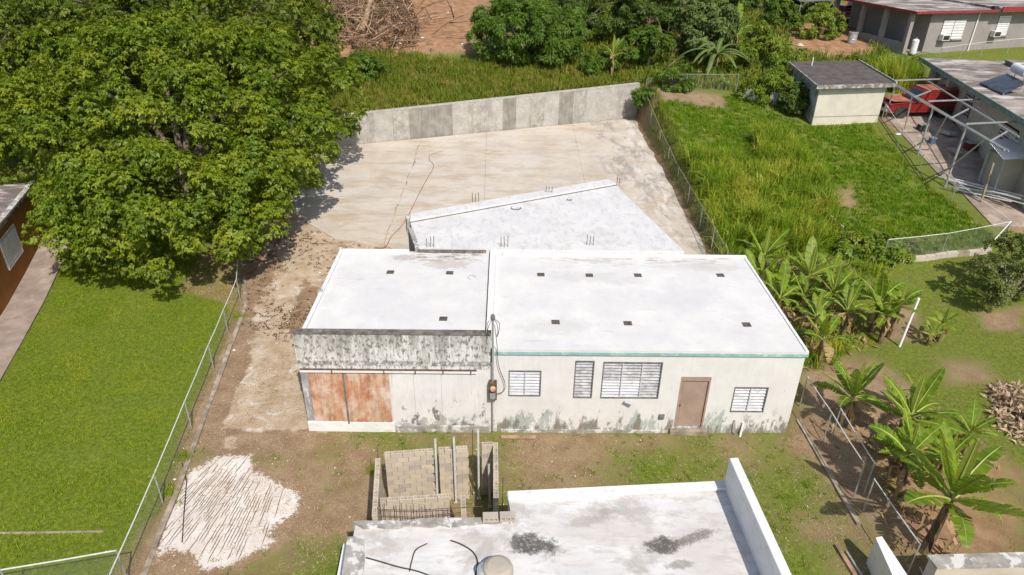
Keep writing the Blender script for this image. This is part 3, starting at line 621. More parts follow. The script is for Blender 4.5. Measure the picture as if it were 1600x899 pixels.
c = mix(nt, edge(se.outputs[2], math_(nt, 'ADD', math_(nt, 'MULTIPLY', nB, 0.6), math_(nt, 'MULTIPLY', nD, 0.4)), 1.8, 0.45, 0.62), c, lime)
thatch = mix(nt, ramp(nt, nB, 0.35, 0.68), (0.085, 0.125, 0.012), (0.17, 0.205, 0.03))
c = mix(nt, edge(se.outputs[0], math_(nt, 'ADD', math_(nt, 'MULTIPLY', nD, 0.5), math_(nt, 'ADD', math_(nt, 'MULTIPLY', nB, 0.3), math_(nt, 'MULTIPLY', nA, 0.2))), 2.2, 0.25, 0.75), c, thatch)
nt.links.new(c, b.inputs['Base Color']); b.inputs['Roughness'].default_value = 0.95; b.inputs['Specular IOR Level'].default_value = 0.15
bp = nd(nt, 'ShaderNodeBump'); bp.inputs['Strength'].default_value = 0.5; bp.inputs['Distance'].default_value = 0.04
nt.links.new(noise(nt, pos, 14, 6, 0.7), bp.inputs['Height']); nt.links.new(bp.outputs[0], b.inputs['Normal'])
ground = tag(link('ground', gm, 'ground'), 'earth and turf of the lots around the white house', None, None, 'structure')
def sample(arr, P):
    """ground cover value at points"""
    i = np.clip(np.searchsorted(XS, P[:, 0])-1, 0, nx-2); j = np.clip(np.searchsorted(YS, P[:, 1])-1, 0, ny-2)
    return arr[j*nx+i]
def gz(x, y):
    i = int(np.clip(np.searchsorted(XS, x), 1, nx-1)); j = int(np.clip(np.searchsorted(YS, y), 1, ny-1)); return float(Z[j*nx+i])

# concrete yard behind the house: poured bays with open joints
yard = empty('concrete_yard', (0, 18, 0.3), 'sand-coloured concrete yard behind the house', None, None, 'structure')
left_e = [(-8.9, 11.6), (-10.3, 15.0), (-11.2, 20.0), (-10.65, 25.3)]
def yz(p): return (p[0], p[1], 0.035*max(0, p[1]-8)+0.035)
bays = [
    [(-10.65, 25.45), (-11.0, 20), (-10.3, 16.0), (-9.0, 14.6), (-7.6, 13.2), (-5.2, 12.6), (-5.0, 27.3)],
    [(-4.99, 27.3), (-5.19, 12.6), (-3.6, 11.2), (-3.2, 6.3), (-0.55, 6.3), (-0.9, 28.7)],
    [(-0.89, 28.7), (-0.54, 6.3), (4.6, 6.3), (4.9, 30.65)],
    [(4.91, 30.65), (4.61, 6.3), (9.15, 6.3), (9.6, 12.5), (9.55, 20), (9.35, 27), (9.4, 32.15)]]
for bpoly in bays:
    dense = []
    for p, q in zip(bpoly, bpoly[1:]+bpoly[:1]):
        n = max(1, int(math.dist(p, q)/0.8)); ragged = (p[0] < -5.1 and q[0] < -4) or (p[0] > 9 and q[0] > 9)
        for i in range(n):
            x_, y_ = lerp(p, q, i/n); dense.append((x_+(random.uniform(-.12, .12) if ragged and i else 0), y_+(random.uniform(-.12, .12) if ragged and i else 0)))
    top = [0.035*max(0, p[1]-8)+0.06 for p in dense]
    MB().prism(dense, [t-0.12 for t in top], top).build('slab', 'yard_slab', yard)

# retaining wall at the back of the yard, cast in bays
WL, WR = (-12.6, 24.85), (9.55, 32.33)
rw = empty('retaining_wall', (-1.5, 28.6, 0.7), 'long bare grey concrete wall closing the back of the concrete yard', 'wall')
cuts = [0, 0.06, 0.115, 0.16, 0.215, 0.265, 0.31, 0.345, 0.395, 0.43, 0.475, 0.505, 0.545, 0.575, 0.615, 0.655, 0.70, 0.745, 0.79, 0.83, 0.88, 0.93, 1.0]
kinds = 'cacacabbbcaacbcacbacca'
dn = Vector((WR[1]-WL[1], -(WR[0]-WL[0]), 0)).normalized()
for i in range(len(cuts)-1):
    p, q = lerp(WL, WR, cuts[i]), lerp(WL, WR, cuts[i+1]-0.0001)
    off = random.uniform(0, 0.012)
    a0, a1 = (p[0]+dn.x*off, p[1]+dn.y*off), (q[0]+dn.x*off, q[1]+dn.y*off)
    th = (-dn.x*0.25, -dn.y*0.25); tb = lambda s: 0.035*(s-8)-0.1
    top0, top1 = 2.40+0.80*cuts[i], 2.40+0.80*cuts[i+1]
    MB().prism([a0, a1, (q[0]+th[0], q[1]+th[1]), (p[0]+th[0], p[1]+th[1])], [tb(p[1]), tb(q[1])]*1+[tb(q[1]), tb(p[1])], [top0, top1, top1, top0]).build('wall_panel', 'retain_'+kinds[i], rw)
b = MB(); p, q = WL, WR; th = (-dn.x*0.27, -dn.y*0.27)
b.prism([(p[0]+dn.x*.02, p[1]+dn.y*.02), (q[0]+dn.x*.02, q[1]+dn.y*.02), (q[0]+th[0], q[1]+th[1]), (p[0]+th[0], p[1]+th[1])], [2.40, 3.20, 3.20, 2.40], [2.47, 3.27, 3.27, 2.47]).build('coping', 'retain_c', rw)

# ------------------------------------------------------------------ white house (right wing) with louvred windows
HX, HD, HZ = 9.01, 6.03, 3.03
house = empty('white_house', (0.05, 0, 0), 'long low white house with flat roof, louvred windows and brown door', 'house')
OPEN = [(0.51, 1.46, 1.35, 2.28), (2.42, 2.98, 1.30, 2.64), (3.23, 4.95, 1.30, 2.61), (5.54, 6.43, 0.22, 2.10), (7.16, 8.17, 0.82, 1.75)]
b = MB(); x = 0.06
for (a, c, z0, z1) in OPEN:
    b.box((x, 0, -0.35), (a, 0.16, 2.86)); b.box((a, 0, -0.35), (c, 0.16, z0)); b.box((a, 0, z1), (c, 0.16, 2.86)); x = c
b.box((x, 0, -0.35), (HX, 0.16, 2.86)); b.build('front_wall', 'house_wall', house)
part('side_wall', 'house_side', house, ((HX-0.16, 0.16, -0.35), (HX, HD-0.16, 2.86)))
part('back_wall', 'house_side', house, ((0.06, HD-0.16, -0.35), (HX, HD, 2.86)))
b = MB(); b.add(*(lambda P: (P, [(0, 1, 2, 3)]))([(0.06, 0.17, 0.02), (HX-.17, 0.17, 0.02), (HX-.17, HD-.17, 0.02), (0.06, HD-.17, 0.02)])); b.build('floor', 'dark_gap', house)
roof = part('roof', 'roof_white', house, ((0.04, -0.04, 2.86), (HX+0.05, HD+0.03, HZ)))
part('teal_edge', 'teal_paint', house, ((0.10, -0.052, 2.855), (HX+0.053, -0.041, 2.955)))
b = MB(); b.box((0.3, HD-0.10, HZ), (HX+0.04, HD+0.02, HZ+0.07)); b.box((HX-0.05, -0.03, HZ), (HX+0.04, HD-0.10, HZ+0.035)); b.build('roof_kerb', 'parapet_white', house, 0.01)
for i, (vx, vy) in enumerate([(1.6, 4.49), (3.25, 4.48), (4.91, 4.52), (7.75, 4.58), (1.92, 1.44), (4.1, 1.41), (7.7, 1.4)]):
    part('roof_vent', 'vent_dark', house, ((vx-.12, vy-.11, HZ+0.002), (vx+.12, vy+.11, HZ+0.022)))
def louvres(op, ncol, nsl, parent, grimy=(), frame='dark_frame', y=0.05):
    a, c, z0, z1 = op; w = (c-a)/ncol
    wnd = empty('window', (a, 0, z0)); wnd.parent = parent; wnd.location = Vector((a, 0, z0))-origin(parent)
    b = MB(); t = 0.03
    b.box((a, -0.012, z0), (a+t, .14, z1)); b.box((c-t, -0.012, z0), (c, .14, z1)); b.box((a+t, -0.012, z0), (c-t, .14, z0+t)); b.box((a+t, -0.012, z1-t), (c-t, .14, z1)); b.build('frame', frame, wnd)
    b = MB()
    for k in range(1, ncol): b.box((a+w*k-.015, .0, z0+t), (a+w*k+.015, .12, z1-t))
    if ncol > 1: b.build('mullion', 'louvre', wnd)
    part('window_back', 'dark_gap', wnd, ((a+t, .125, z0+t), (c-t, .135, z1-t)))
    ph = (z1-z0-2*t)/nsl
    for k in range(ncol):
        for i in range(nsl):
            x0, x1 = a+w*k+(t if k == 0 else .018), a+w*(k+1)-(t if k == ncol-1 else .018)
            zc = z0+t+ph*(i+.5); tl = random.uniform(-.006, .006)
            dy, dz = 0.036, ph*0.49; b = MB()
            b.add([(x0, y+dy-.0, zc+dz), (x1, y+dy, zc+dz), (x1, y-dy+tl, zc-dz*0.86), (x0, y-dy+tl, zc-dz*0.86), (x0, y+dy+.008, zc+dz), (x1, y+dy+.008, zc+dz), (x1, y-dy+.008+tl, zc-dz*.86), (x0, y-dy+.008+tl, zc-dz*.86)],
                  [(0, 3, 2, 1), (4, 5, 6, 7), (0, 1, 5, 4), (2, 3, 7, 6), (1, 2, 6, 5), (3, 0, 4, 7)])
            b.build('slat', 'louvre_grimy' if (k, i) in grimy or k in grimy else 'louvre', wnd)
    return wnd
louvres(OPEN[0], 2, 8, house); louvres(OPEN[1], 1, 12, house, grimy=(0,)); louvres(OPEN[2], 3, 12, house, grimy=(2,)+tuple((c_, r_) for c_ in (0, 1) for r_ in range(6, 12))); louvres(OPEN[4], 2, 8, house)
door = part('door', 'door_brown', house, ((5.59, 0.05, 0.24), (6.38, 0.09, 1.93)))
for sx in (5.56, ): MB().box((5.66, 0.043, 0.34), (6.31, 0.05, 1.86)).build('door_panel', 'door_brown', door)
MB().lathe((5.66, 0.02, 1.05), [(0.025, -.02), (0.03, 0), (0.012, .03)], 8, 'y').build('handle', 'dark_frame', door)
b = MB(); b.box((5.54, .0, .22), (5.59, .12, 2.1)); b.box((6.38, .0, .22), (6.43, .12, 2.1)); b.box((5.59, 0.0, 1.95), (6.38, .12, 2.1)); b.build('door_frame', 'door_brown', house)
MB().box((5.42, -0.14, -0.35), (6.55, -0.003, 0.19)).build('door_step', 'door_step', house, 0.02)
part('outlet_box', 'dark_frame', house, ((5.05, -0.05, 0.55), (5.21, -0.001, 0.72)))
b = MB(); b.tube([(7.35, -.05, 0.55), (7.38, -.10, 0.30), (7.42, -.12, -0.05)], .02, 6); b.build('waste_pipe', 'galv', house)
b = MB(); b.tube([(7.62, -.05, 0.45), (7.6, -.10, 0.15), (7.55, -.2, 0.02)], .03, 6); b.build('waste_pipe', 'white_pvc', house)
part('base_course', 'raw_concrete', house, ((0.30, -0.035, -0.3), (5.43, -0.001, 0.10)))

# ------------------------------------------------------------------ garage wing with rusty sheet doors
gar = empty('garage', (-5.52, 0, 0), 'flat-roofed white garage with rust-streaked sheet doors and mouldy front parapet', 'garage')
GX0 = -5.52
part('front_wall', 'garage_wall', gar, ((GX0, 0, -0.2), (0.03, 0.16, 2.42)))
part('front_parapet', 'garage_parapet', gar, ((GX0-0.03, -0.02, 2.42), (-0.02, 0.15, 3.50)))
part('parapet_cap', 'cap_dark', gar, ((GX0-0.06, -0.05, 3.50), (0.0, 0.18, 3.535)))
part('lintel', 'garage_parapet', gar, ((GX0, -0.012, 2.30), (-0.03, -0.001, 2.415)))
part('side_wall', 'garage_wall', gar, ((GX0, 0.17, -0.2), (GX0+0.15, 6.0, 2.93)))
part('back_wall', 'garage_wall', gar, ((GX0+0.15, 5.85, -0.2), (0.03, 6.0, 2.93)))
part('roof', 'roof_white', gar, ((GX0+0.0, 0.155, 2.93), (-0.16, 6.06, 3.10)))
b = MB(); b.box((GX0, 0.19, 3.10), (GX0+0.11, 6.06, 3.20)); b.box((GX0+.11, 5.93, 3.10), (-3.05, 6.06, 3.19)); b.build('roof_kerb', 'parapet_white', gar, 0.01)
part('roof_kerb', 'cap_dark', gar, ((-2.75, 5.95, 3.10), (-0.3, 6.05, 3.19)))
part('party_kerb', 'parapet_white', gar, ((-0.155, 0.19, 2.9), (0.035, 6.06, 3.22)))
part('party_joint', 'cap_dark', gar, ((-0.19, 0.2, 3.101), (-0.156, 6.0, 3.13)))
for vx, vy in [(-3.5, 4.43), (-1.49, 4.43), (-1.47, 1.46)]:
    part('roof_vent', 'vent_dark', gar, ((vx-.12, vy-.11, 3.102), (vx+.12, vy+.11, 3.122)))
for y_ in (0.3, 2.9, 6.0): part('roof_bracket', 'raw_concrete', gar, ((GX0-.05, y_-.06, 3.0), (GX0+.10, y_+.06, 3.26)))
def sheet(x0, x1, z0, z1, m, name, nrib):
    b = MB(); n = nrib*2; prof = []
    for i in range(n+1): prof.append((x0+(x1-x0)*i/n, -0.035 if i % 2 else -0.022))
    vs = [(x_, y_, z0) for x_, y_ in prof]+[(x_, y_, z1) for x_, y_ in prof]+[(x_, -0.002, z0) for x_, y_ in prof]+[(x_, -0.002, z1) for x_, y_ in prof]; k = n+1
    fs = [(i, i+1, k+i+1, k+i) for i in range(n)]+[(k+i, k+i+1, 3*k+i+1, 3*k+i) for i in range(n)]+[(2*k+i, 2*k+i+1, i+1, i) for i in range(n)]+[(0, k, 3*k, 2*k), (n, 2*k+n, 3*k+n, k+n)]
    return b.add(vs, fs).build(name, m, gar)
tag(sheet(-5.30, -4.31, 0.38, 2.17, 'rust_sheet', 'door_sheet', 5), 'orange rusty door sheet'); tag(sheet(-4.25, -2.97, 0.36, 2.17, 'rust_sheet', 'door_sheet', 6), 'orange rusty door sheet')
part('door_post', 'dark_frame', gar, ((-4.305, -0.06, 0.30), (-4.255, -0.036, 2.19)))
part('pilaster', 'grey_pilaster', gar, ((-5.51, -0.03, 0.40), (-5.31, -0.001, 2.10)))
part('plinth', 'parapet_white', gar, ((-5.52, -0.05, -0.2), (-2.9, -0.001, 0.33)))
part('plinth', 'raw_concrete', gar, ((-2.895, -0.06, -0.2), (-0.05, -0.001, 0.22)))
part('door_track', 'parapet_white', gar, ((-5.50, -0.09, 2.21), (-0.42, -0.013, 2.28)))
part('track_shadow_strip', 'rusty_bar', gar, ((-5.50, -0.085, 2.282), (-0.42, -0.013, 2.297)))  # solid dark strip painted in for the shadow line above the track
for xb in (-4.6, -3.1, -2.2, -1.4, -0.6): part('track_bracket', 'rusty_bar', gar, ((xb, -0.10, 2.20), (xb+.035, -0.091, 2.31)))
for x0, x1 in ((-2.94, -2.26), (-2.25, -1.46), (-1.45, -0.42)): part('wall_panel', 'garage_wall', gar, ((x0, -0.02, 0.28), (x1, -0.001, 2.19)))
b = MB()
for i in range(12):
    x0 = -5.4+i*0.3; b.box((x0, -0.0255, 2.44), (x0+.285, -0.0205, 2.575))
b.build('block_course', 'garage_parapet', gar)

# ------------------------------------------------------------------ angled rear annex
AZ = 3.22
ann = empty('rear_annex', (1, 8, 0), 'white angled annex roof behind the house with rebar stubs', 'building')
A0, A1, A2, A3 = (-2.69, 5.93), (-3.30, 8.34), (5.23, 12.63), (6.81, 6.05)
A0 = (A0[0], 6.07); A3 = (A3[0], 6.07)
MB().prism([A0, A3, A2, A1], 3.02, AZ).build('roof', 'annex_white', ann)
ins = lambda p, c, d: lerp(p, c, d)
ctr = tuple(np.mean([A0, A1, A2, A3], 0)); Wp = [lerp(p, ctr, 0.012) for p in (A0, A3, A2, A1)]; Wp[0] = (Wp[0][0], 6.09); Wp[1] = (Wp[1][0], 6.09)
MB().prism(Wp, -0.1, 3.018).build('wall', 'raw_concrete', ann)
ed = Vector((A2[0]-A1[0], A2[1]-A1[1])).normalized(); en = Vector((-ed.y, ed.x))
o = lambda p, t, s=0: (p[0]+en.x*t+ed.x*s, p[1]+en.y*t+ed.y*s)
MB().prism([o(A1, 0.0), o(A2, 0.0), o(A2, 0.62), o(A1, 0.62, .25)], 3.0, AZ+0.10).build('back_beam', 'annex_white', ann, 0.01)
MB().prism([o(A1, -0.03), o(A2, -0.03, -.02), o(A2, -0.001, -.02), o(A1, -0.001)], AZ+.001, AZ+0.03).build('roof_joint', 'cap_dark', ann)
MB().prism([o(A1, 0.05, -0.12), o(A1, 0.05, -0.002), o(A1, 0.55, 0.2), o(A1, 0.55, -0.0)], 2.7, AZ+0.12).build('raw_edge', 'raw_concrete', ann)
MB().prism([(A0[0]-.17, A0[1]+.05), (A0[0]-.002, A0[1]+.05), (A1[0]+0.17, A1[1]-.6), (A1[0]-.02, A1[1]-.55)], 1.9, AZ+0.05).build('raw_edge', 'raw_concrete', ann)
for p in [(-2.31, 6.10), (0.35, 6.21), (3.46, 6.45), (-0.86, 10.40), (2.22, 11.43)]:
    for k in range(3):
        x_, y_ = p[0]+(k-1)*0.12, p[1]+random.uniform(.02, .1); y_ = max(y_, 6.2)
        MB().tube([(x_, y_, 3.2), (x_+random.uniform(-.02, .02), y_, 3.2+random.uniform(.35, .46))], 0.012, 5).build('rebar', 'rusty_bar', ann)
for k in range(2): MB().tube([(A2[0]+.03+k*.1, A2[1]-.05, 3.2), (A2[0]+.05+k*.1, A2[1]-.02, 3.72-k*.15)], 0.014, 5).build('rebar', 'rusty_bar', ann)
for (x_, y_), r_ in (((0.80, 9.86), 0.2), ((3.05, 10.83), 0.1)):
    MB().tube([(x_+r_*math.cos(t), y_+r_*math.sin(t), AZ+.02+.03*abs(math.sin(t))) for t in np.linspace(2.6, 6.6, 9)], 0.013, 5).build('wire_loop', 'black_cable', ann)
b = MB(); x_, y_ = (-0.74, 4.12)
b.tube([(x_+.13*math.cos(t), y_+.13*math.sin(t), 3.112) for t in np.linspace(0, 4.6, 10)], 0.01, 5); tag(b.build('wire_loop', 'teal_paint'), 'small teal loop of wire lying on the garage roof', 'wire')

# ------------------------------------------------------------------ electric service mast and meter
mast = empty('service_mast', (0.04, -0.1, 0), 'grey electric service mast with rusty meter box between garage and house', 'mast')
MB().tube([(0.05, -.10, 0.1), (0.05, -.10, 1.35)], 0.02, 8).build('conduit', 'galv', mast)
MB().tube([(0.05, -.10, 1.95), (0.05, -.10, 4.05)], 0.032, 8).build('pipe', 'galv', mast)
MB().lathe((0.05, -.10, 4.05), [(0.045, 0), (0.07, .05), (0.06, .13), (0.02, .18)], 10).build('weatherhead', 'dark_frame', mast)
mb_ = MB().box((-0.06, -.20, 1.33), (0.17, -.02, 1.97)).build('meter_box', 'rusty_bar', mast, 0.015)
MB().lathe((0.055, -.20, 1.78), [(0.085, 0), (0.09, -.04), (0.07, -.08), (0.03, -.085)], 14, 'y').build('meter_dial', 'rust_sheet', mb_)
part('breaker_panel', 'galv', mb_, ((-0.03, -.208, 1.38), (0.13, -.2, 1.6)))
for k in range(4):
    s = (-1)**k
    MB().tube(spline([(0.05, -.12, 4.1), (0.05-0.18*s*(0.4+.2*k), -.2, 4.0), (0.05-0.14*s, -.16, 3.75-.06*k), (0.05-.1*s, -.14, 3.55)], 5), 0.009, 4).build('drop_wire', 'black_cable', mast)
MB().tube(spline([(0.10, -.12, 3.9), (0.17, -.12, 3.2), (0.22, -.1, 2.5), (0.40, -.1, 1.9), (0.36, -.1, 1.6), (0.17, -.1, 1.5)], 6), 0.010, 4).build('drop_wire', 'black_cable', mast)
MB().box((0.30, -0.36, 0.015), (1.35, -0.24, 0.06)).build('plank', 'deadwood'); tag(bpy.data.objects['plank'], 'grey timber plank lying at the foot of the white house wall', 'plank')
b = MB(); b.bar((3.95, -.1, 1.26), (4.2, -.16, 1.20), .09, .02); tag(b.build('fallen_louvre', 'louvre'), 'loose white louvre slat hanging below the widest window', 'slat')

# ------------------------------------------------------------------ near building at the bottom edge of the frame
NZ = 2.9
near = empty('near_house', (1.5, -9, 0), 'white stained flat roof of the nearest house at the bottom edge', 'house')
NP = [(-2.66, -6.30), (0.56, -6.14), (0.47, -5.43), (5.44, -5.06), (5.44, -13.5), (-2.2, -13.5)]
MB().prism(NP, 2.72, NZ).build('roof', 'near_roof', near)
c_ = (1.5, -9); MB().prism([lerp(p, c_, .015) for p in NP], -0.2, 2.718).build('wall', 'garage_wall', near)
MB().prism([(0.48, -5.66), (5.42, -5.29), (5.44, -5.045), (0.46, -5.415)], NZ+.001, NZ+0.09).build('roof_kerb', 'parapet_white', near, 0.02)
pts = jag((-2.72, -6.28), (0.62, -6.12), 14, 0.035)+jag((0.60, -6.26), (-2.45, -6.44), 14, 0.04)
MB().prism(pts, NZ-.22, NZ+0.07).build('raw_edge', 'raw_concrete', near)
pts = jag((-2.76, -6.66), (-2.42, -6.62), 2, 0.02)+jag((-2.30, -7.2), (-1.8, -13.5), 10, 0.05)+jag((-2.2, -13.5), (-2.74, -6.72), 3, 0.0)
MB().prism(pts, NZ-.22, NZ+0.05).build('raw_edge', 'raw_concrete', near)
PZ = 3.72
pa, pb, pc, pd = (5.25, -5.15), (5.44, -5.13), (5.54, -8.14), (5.31, -8.15)
dirp = (pc[0]-pb[0], pc[1]-pb[1]); far = 3.2
MB().prism([pa, pb, (pb[0]+dirp[0]*far, pb[1]+dirp[1]*far), (pa[0]+dirp[0]*far, pa[1]+dirp[1]*far)], 2.3, PZ).build('side_parapet', 'parapet_white', near, 0.01)
lw = empty('low_wall', (-3.1, -7, 0), 'low white wall beside the raw edge of the nearest roof', 'wall')
MB().prism([(-3.17, -5.67), (-3.04, -5.64), (-2.77, -6.50), (-2.75, -9.5), (-3.15, -9.5), (-3.13, -6.50)], -0.1, 1.6).build('wall', 'parapet_white', lw)
dr = empty('roof_drum', (0.29, -7.62, 2.90), 'grey rounded vent drum on the nearest roof', 'vent'); dl = dr.location
MB().lathe(dl, [(0.27, 0), (0.29, .03), (0.29, .30), (0.27, .36), (0.20, .40), (0.05, .41)], 22).build('drum', 'block_grey', dr, smooth=False)
MB().lathe(dl+Vector((-.24, .03, 0)), [(0.16, 0), (0.16, .27), (0.13, .31), (.03, .32)], 14).build('side_cap', 'galv', dr)
tag(MB().tube(spline([(*p, 2.925) for p in [(-2.29, -7.15), (-2.03, -7.23), (-1.64, -7.36), (-1.22, -7.47), (-0.77, -7.67)]], 5), 0.014, 5).build('roof_cable', 'black_cable'), 'long dark cable crossing the left of the nearest roof', 'cable')
tag(MB().tube(spline([(*p, 2.925) for p in [(-1.40, -7.46), (-1.39, -7.24), (-1.34, -6.96), (-1.13, -6.80)]], 5), 0.012, 5).build('roof_cable', 'black_cable'), 'short dark cable branching up on the nearest roof', 'cable')
tag(MB().tube(spline([(*p, 2.925) for p in [(-0.67, -6.72), (-0.46, -6.81), (-0.22, -6.99), (-0.11, -7.23), (-0.14, -7.54)]], 5), 0.014, 5).build('roof_cable', 'black_cable'), 'curved dark cable beside the grey vent drum', 'cable')

# ------------------------------------------------------------------ unfinished block walls
BL, BH, BW = 0.30, 0.15, 0.125
def block_mesh(hollow):
    b = MB(); hx, hy, hz = BL/2-.006, BW/2, BH/2-.006
    if not hollow: b.box((-hx, -hy, -hz), (hx, hy, hz)); return b.mesh('block')
    xs = [-hx, -hx+.03, -hx*.33-.012, -hx*.33+.012, hx*.33-.012, hx*.33+.012, hx-.03, hx]; ys = [-hy, -hy+.03, hy-.03, hy]
    for i in range(7):
        for j in range(3):
            pit = i in (1, 3, 5) and j == 1
            if i == 3 and j == 1: pit = True
            x0, x1, y0, y1 = xs[i], xs[i+1], ys[j], ys[j+1]
            if pit and i != 3 or (i == 3 and j == 1):
                d = hz-0.09
                b.add([(x0, y0, d), (x1, y0, d), (x1, y1, d), (x0, y1, d), (x0, y0, hz), (x1, y0, hz), (x1, y1, hz), (x0, y1, hz)], [(0, 1, 2, 3), (0, 4, 5, 1), (1, 5, 6, 2), (2, 6, 7, 3), (3, 7, 4, 0)])
            else: b.add([(x0, y0, hz), (x1, y0, hz), (x1, y1, hz), (x0, y1, hz)], [(0, 1, 2, 3)])
    b.add([(-hx, -hy, -hz), (hx, -hy, -hz), (hx, hy, -hz), (-hx, hy, -hz), (-hx, -hy, hz), (hx, -hy, hz), (hx, hy, hz), (-hx, hy, hz)], [(0, 3, 2, 1), (0, 1, 5, 4), (1, 2, 6, 5), (2, 3, 7, 6), (3, 0, 4, 7)])
    return b.mesh('block')
BLK = {}
for m_ in ('block', 'block_pale', 'block_grey'):
    for h_ in (0, 1): BLK[m_, h_] = block_mesh(h_); BLK[m_, h_].materials.append(MATS[m_])
def block_wall(p, q, n, label, step=0):
    p, q = Vector((*p, 0)), Vector((*q, 0)); Lw = (q-p).length; d = (q-p)/Lw; ang = math.atan2(d.y, d.x)
    e = empty('block_wall', p, label, 'block wall', 'unfinished block walls')
    for c in range(n):
        s = -(BL/2 if c % 2 else 0); last = c == n-1
        tooth = step*(BL*0.12)*(1 if c % 2 else -1)
        while s < Lw-0.03:
            a, b_ = max(0, s), min(Lw, s+BL)
            if b_ >= Lw-1e-6: b_ = Lw+tooth
            if b_-a > 0.05:
                mm = random.choice(('block', 'block', 'block', 'block_pale', 'block_grey'))
                o = bpy.data.objects.new('block', BLK[mm, 1 if last else 0]); col.objects.link(o); o.parent = e
                o.location = d*((a+b_)/2)+Vector((random.uniform(-.003, .003), random.uniform(-.004, .004), BH*(c+.5)-.02)); o.rotation_euler = (0, 0, ang+random.uniform(-.008, .008)); o.scale = ((b_-a)/BL, 1, 1)
            s += BL
    r = d.cross(Vector((0, 0, 1))).normalized()*(BW/2-.012)
    MB().prism([tuple((p+d*.01+r)[:2]), tuple((p+d*(Lw-.02)+r)[:2]), tuple((p+d*(Lw-.02)-r)[:2]), tuple((p+d*.01-r)[:2])], -0.05, BH*(n-.62)).build('mortar', 'mortar', e)
    return e
block_wall((-2.66, -2.95), (-1.46, -2.80), 12, 'broad free-standing block panel at the back of the unfinished walls', 1)
block_wall((-1.30, -2.77), (-0.53, -2.68), 12, 'middle block panel between two pairs of white steel studs', 0)
block_wall((-0.20, -2.57), (0.10, -2.53), 12, 'narrow rear block panel beside the return wall at the house end', 0)
block_wall((-2.80, -3.12), (-2.57, -5.00), 12, 'long block wall running away at the left of the unfinished walls', 0)
block_wall((0.17, -2.50), (0.21, -4.45), 12, 'block return wall at the right end of the unfinished walls', 0)
block_wall((-2.52, -4.53), (-0.90, -4.37), 12, 'front block wall behind the rusty rebar grid', 0)
block_wall((-0.58, -4.36), (-0.53, -4.95), 12, 'short ladder-like block stub beside the rubble', 0)
def stud(p, h, lean, label):
    e = empty('steel_stud', p, label, 'stud', 'white steel studs'); q = (p[0]+lean[0], p[1]+lean[1], p[2]+h); w, t = 0.05, 0.006
    b = MB(); P, Q = Vector(p), Vector(q)
    for dx, dy, wx, wy in ((0, 0, w, t), (-w/2+t/2, .025, t, .05), (w/2-t/2, .025, t, .05)):
        b.bar(P+Vector((dx, dy, 0)), Q+Vector((dx, dy, 0)), wx, wy, (0, 1, 0))
    b.build('channel', 'galv_pale', e); part('foot_plate', 'galv', e, ((p[0]-.05, p[1]-.03, p[2]-.01), (p[0]+.05, p[1]+.07, p[2]+.01)))
stud((-1.37, -2.92, 0.0), 2.25, (.02, -.02), 'white steel stud at the left of the middle block panel')
stud((-0.88, -2.90, 0.0), 2.30, (0, -.02), 'white steel stud crossing the middle block panel')
stud((-0.27, -2.76, 0.0), 2.45, (0, -.02), 'tallest white steel stud by the narrow block panel')
stud((0.03, -3.05, 0.0), 1.75, (-.02, -.25), 'short leaning steel stud inside the block return')
rg = empty('rebar_grid', (-2.5, -4.8, 0), 'rusty grid of rebar standing in front of the front block wall', 'rebar')
for k in range(13):
    x_ = -2.52+k*0.135; MB().tube([(x_, -4.82, 0), (x_+random.uniform(-.02, .02), -4.82, 1.85+random.uniform(-.1, .12))], 0.009, 4).build('upright_bar', 'rusty_bar', rg)
for k, z_ in enumerate((1.15, 1.35, 1.55, 1.75)):
    MB().tube([(-2.6, -4.80, z_), (-1.7, -4.80, z_+random.uniform(-.05, .05)), (-0.6+.5*(k % 2), -4.78, z_+random.uniform(-.02, .1))], 0.009, 4).build('cross_bar', 'rusty_bar', rg)
for x_, y_, h_, s_ in ((-2.84, -3.0, 2.05, 'rusty starter bar beside the long left block wall'), (-0.44, -2.64, 2.3, 'tall dark starter bar beside the middle block panel'), (0.35, -3.9, 1.9, 'rusty starter bar outside the block return wall')):
    tag(MB().tube([(x_, y_, 0), (x_+.02, y_, h_)], 0.011, 5).build('starter_bar', 'rusty_bar'), s_, 'rebar', 'starter bars')
for u, s_ in (((0.12, -6.22), 'concrete block lying on the nearest roof edge beside a second block'), ((0.47, -6.20), 'outer concrete block lying by the corner step of the nearest roof')):
    o = bpy.data.objects.new('loose_block', BLK['block_grey', 1]); col.objects.link(o); o.location = (u[0], u[1], NZ+.075+0.07); o.rotation_euler = (math.pi/2, 0, .04); o.scale = (1.1, 1, 1.2); tag(o, s_, 'block', 'loose blocks on the roof edge')
def rock(c, r, m, name, parent=None, label=None, cat=None, group=None, flat=0.6):
    b = MB(); n = 7; prof = []
    base = Vector(c)-origin(parent); vs = []
    for j, (rr, hh) in enumerate(((0.75, -.25), (1, .15), (0.72, .62), (.25, .9))):
        for k in range(n):
            t = 2*math.pi*k/n+j*.3; q = r*rr*random.uniform(.75, 1.2); vs.append((c[0]+q*math.cos(t), c[1]+q*math.sin(t), c[2]+r*hh*flat*random.uniform(.8, 1.2)))
    fs = [tuple(range(n-1, -1, -1)), tuple(range(3*n, 4*n))]+[(j*n+k, j*n+(k+1) % n, (j+1)*n+(k+1) % n, (j+1)*n+k) for j in range(3) for k in range(n)]
    o = b.add(vs, fs).build(name, m, parent); 
    if label: tag(o, label, cat, group)
    return o
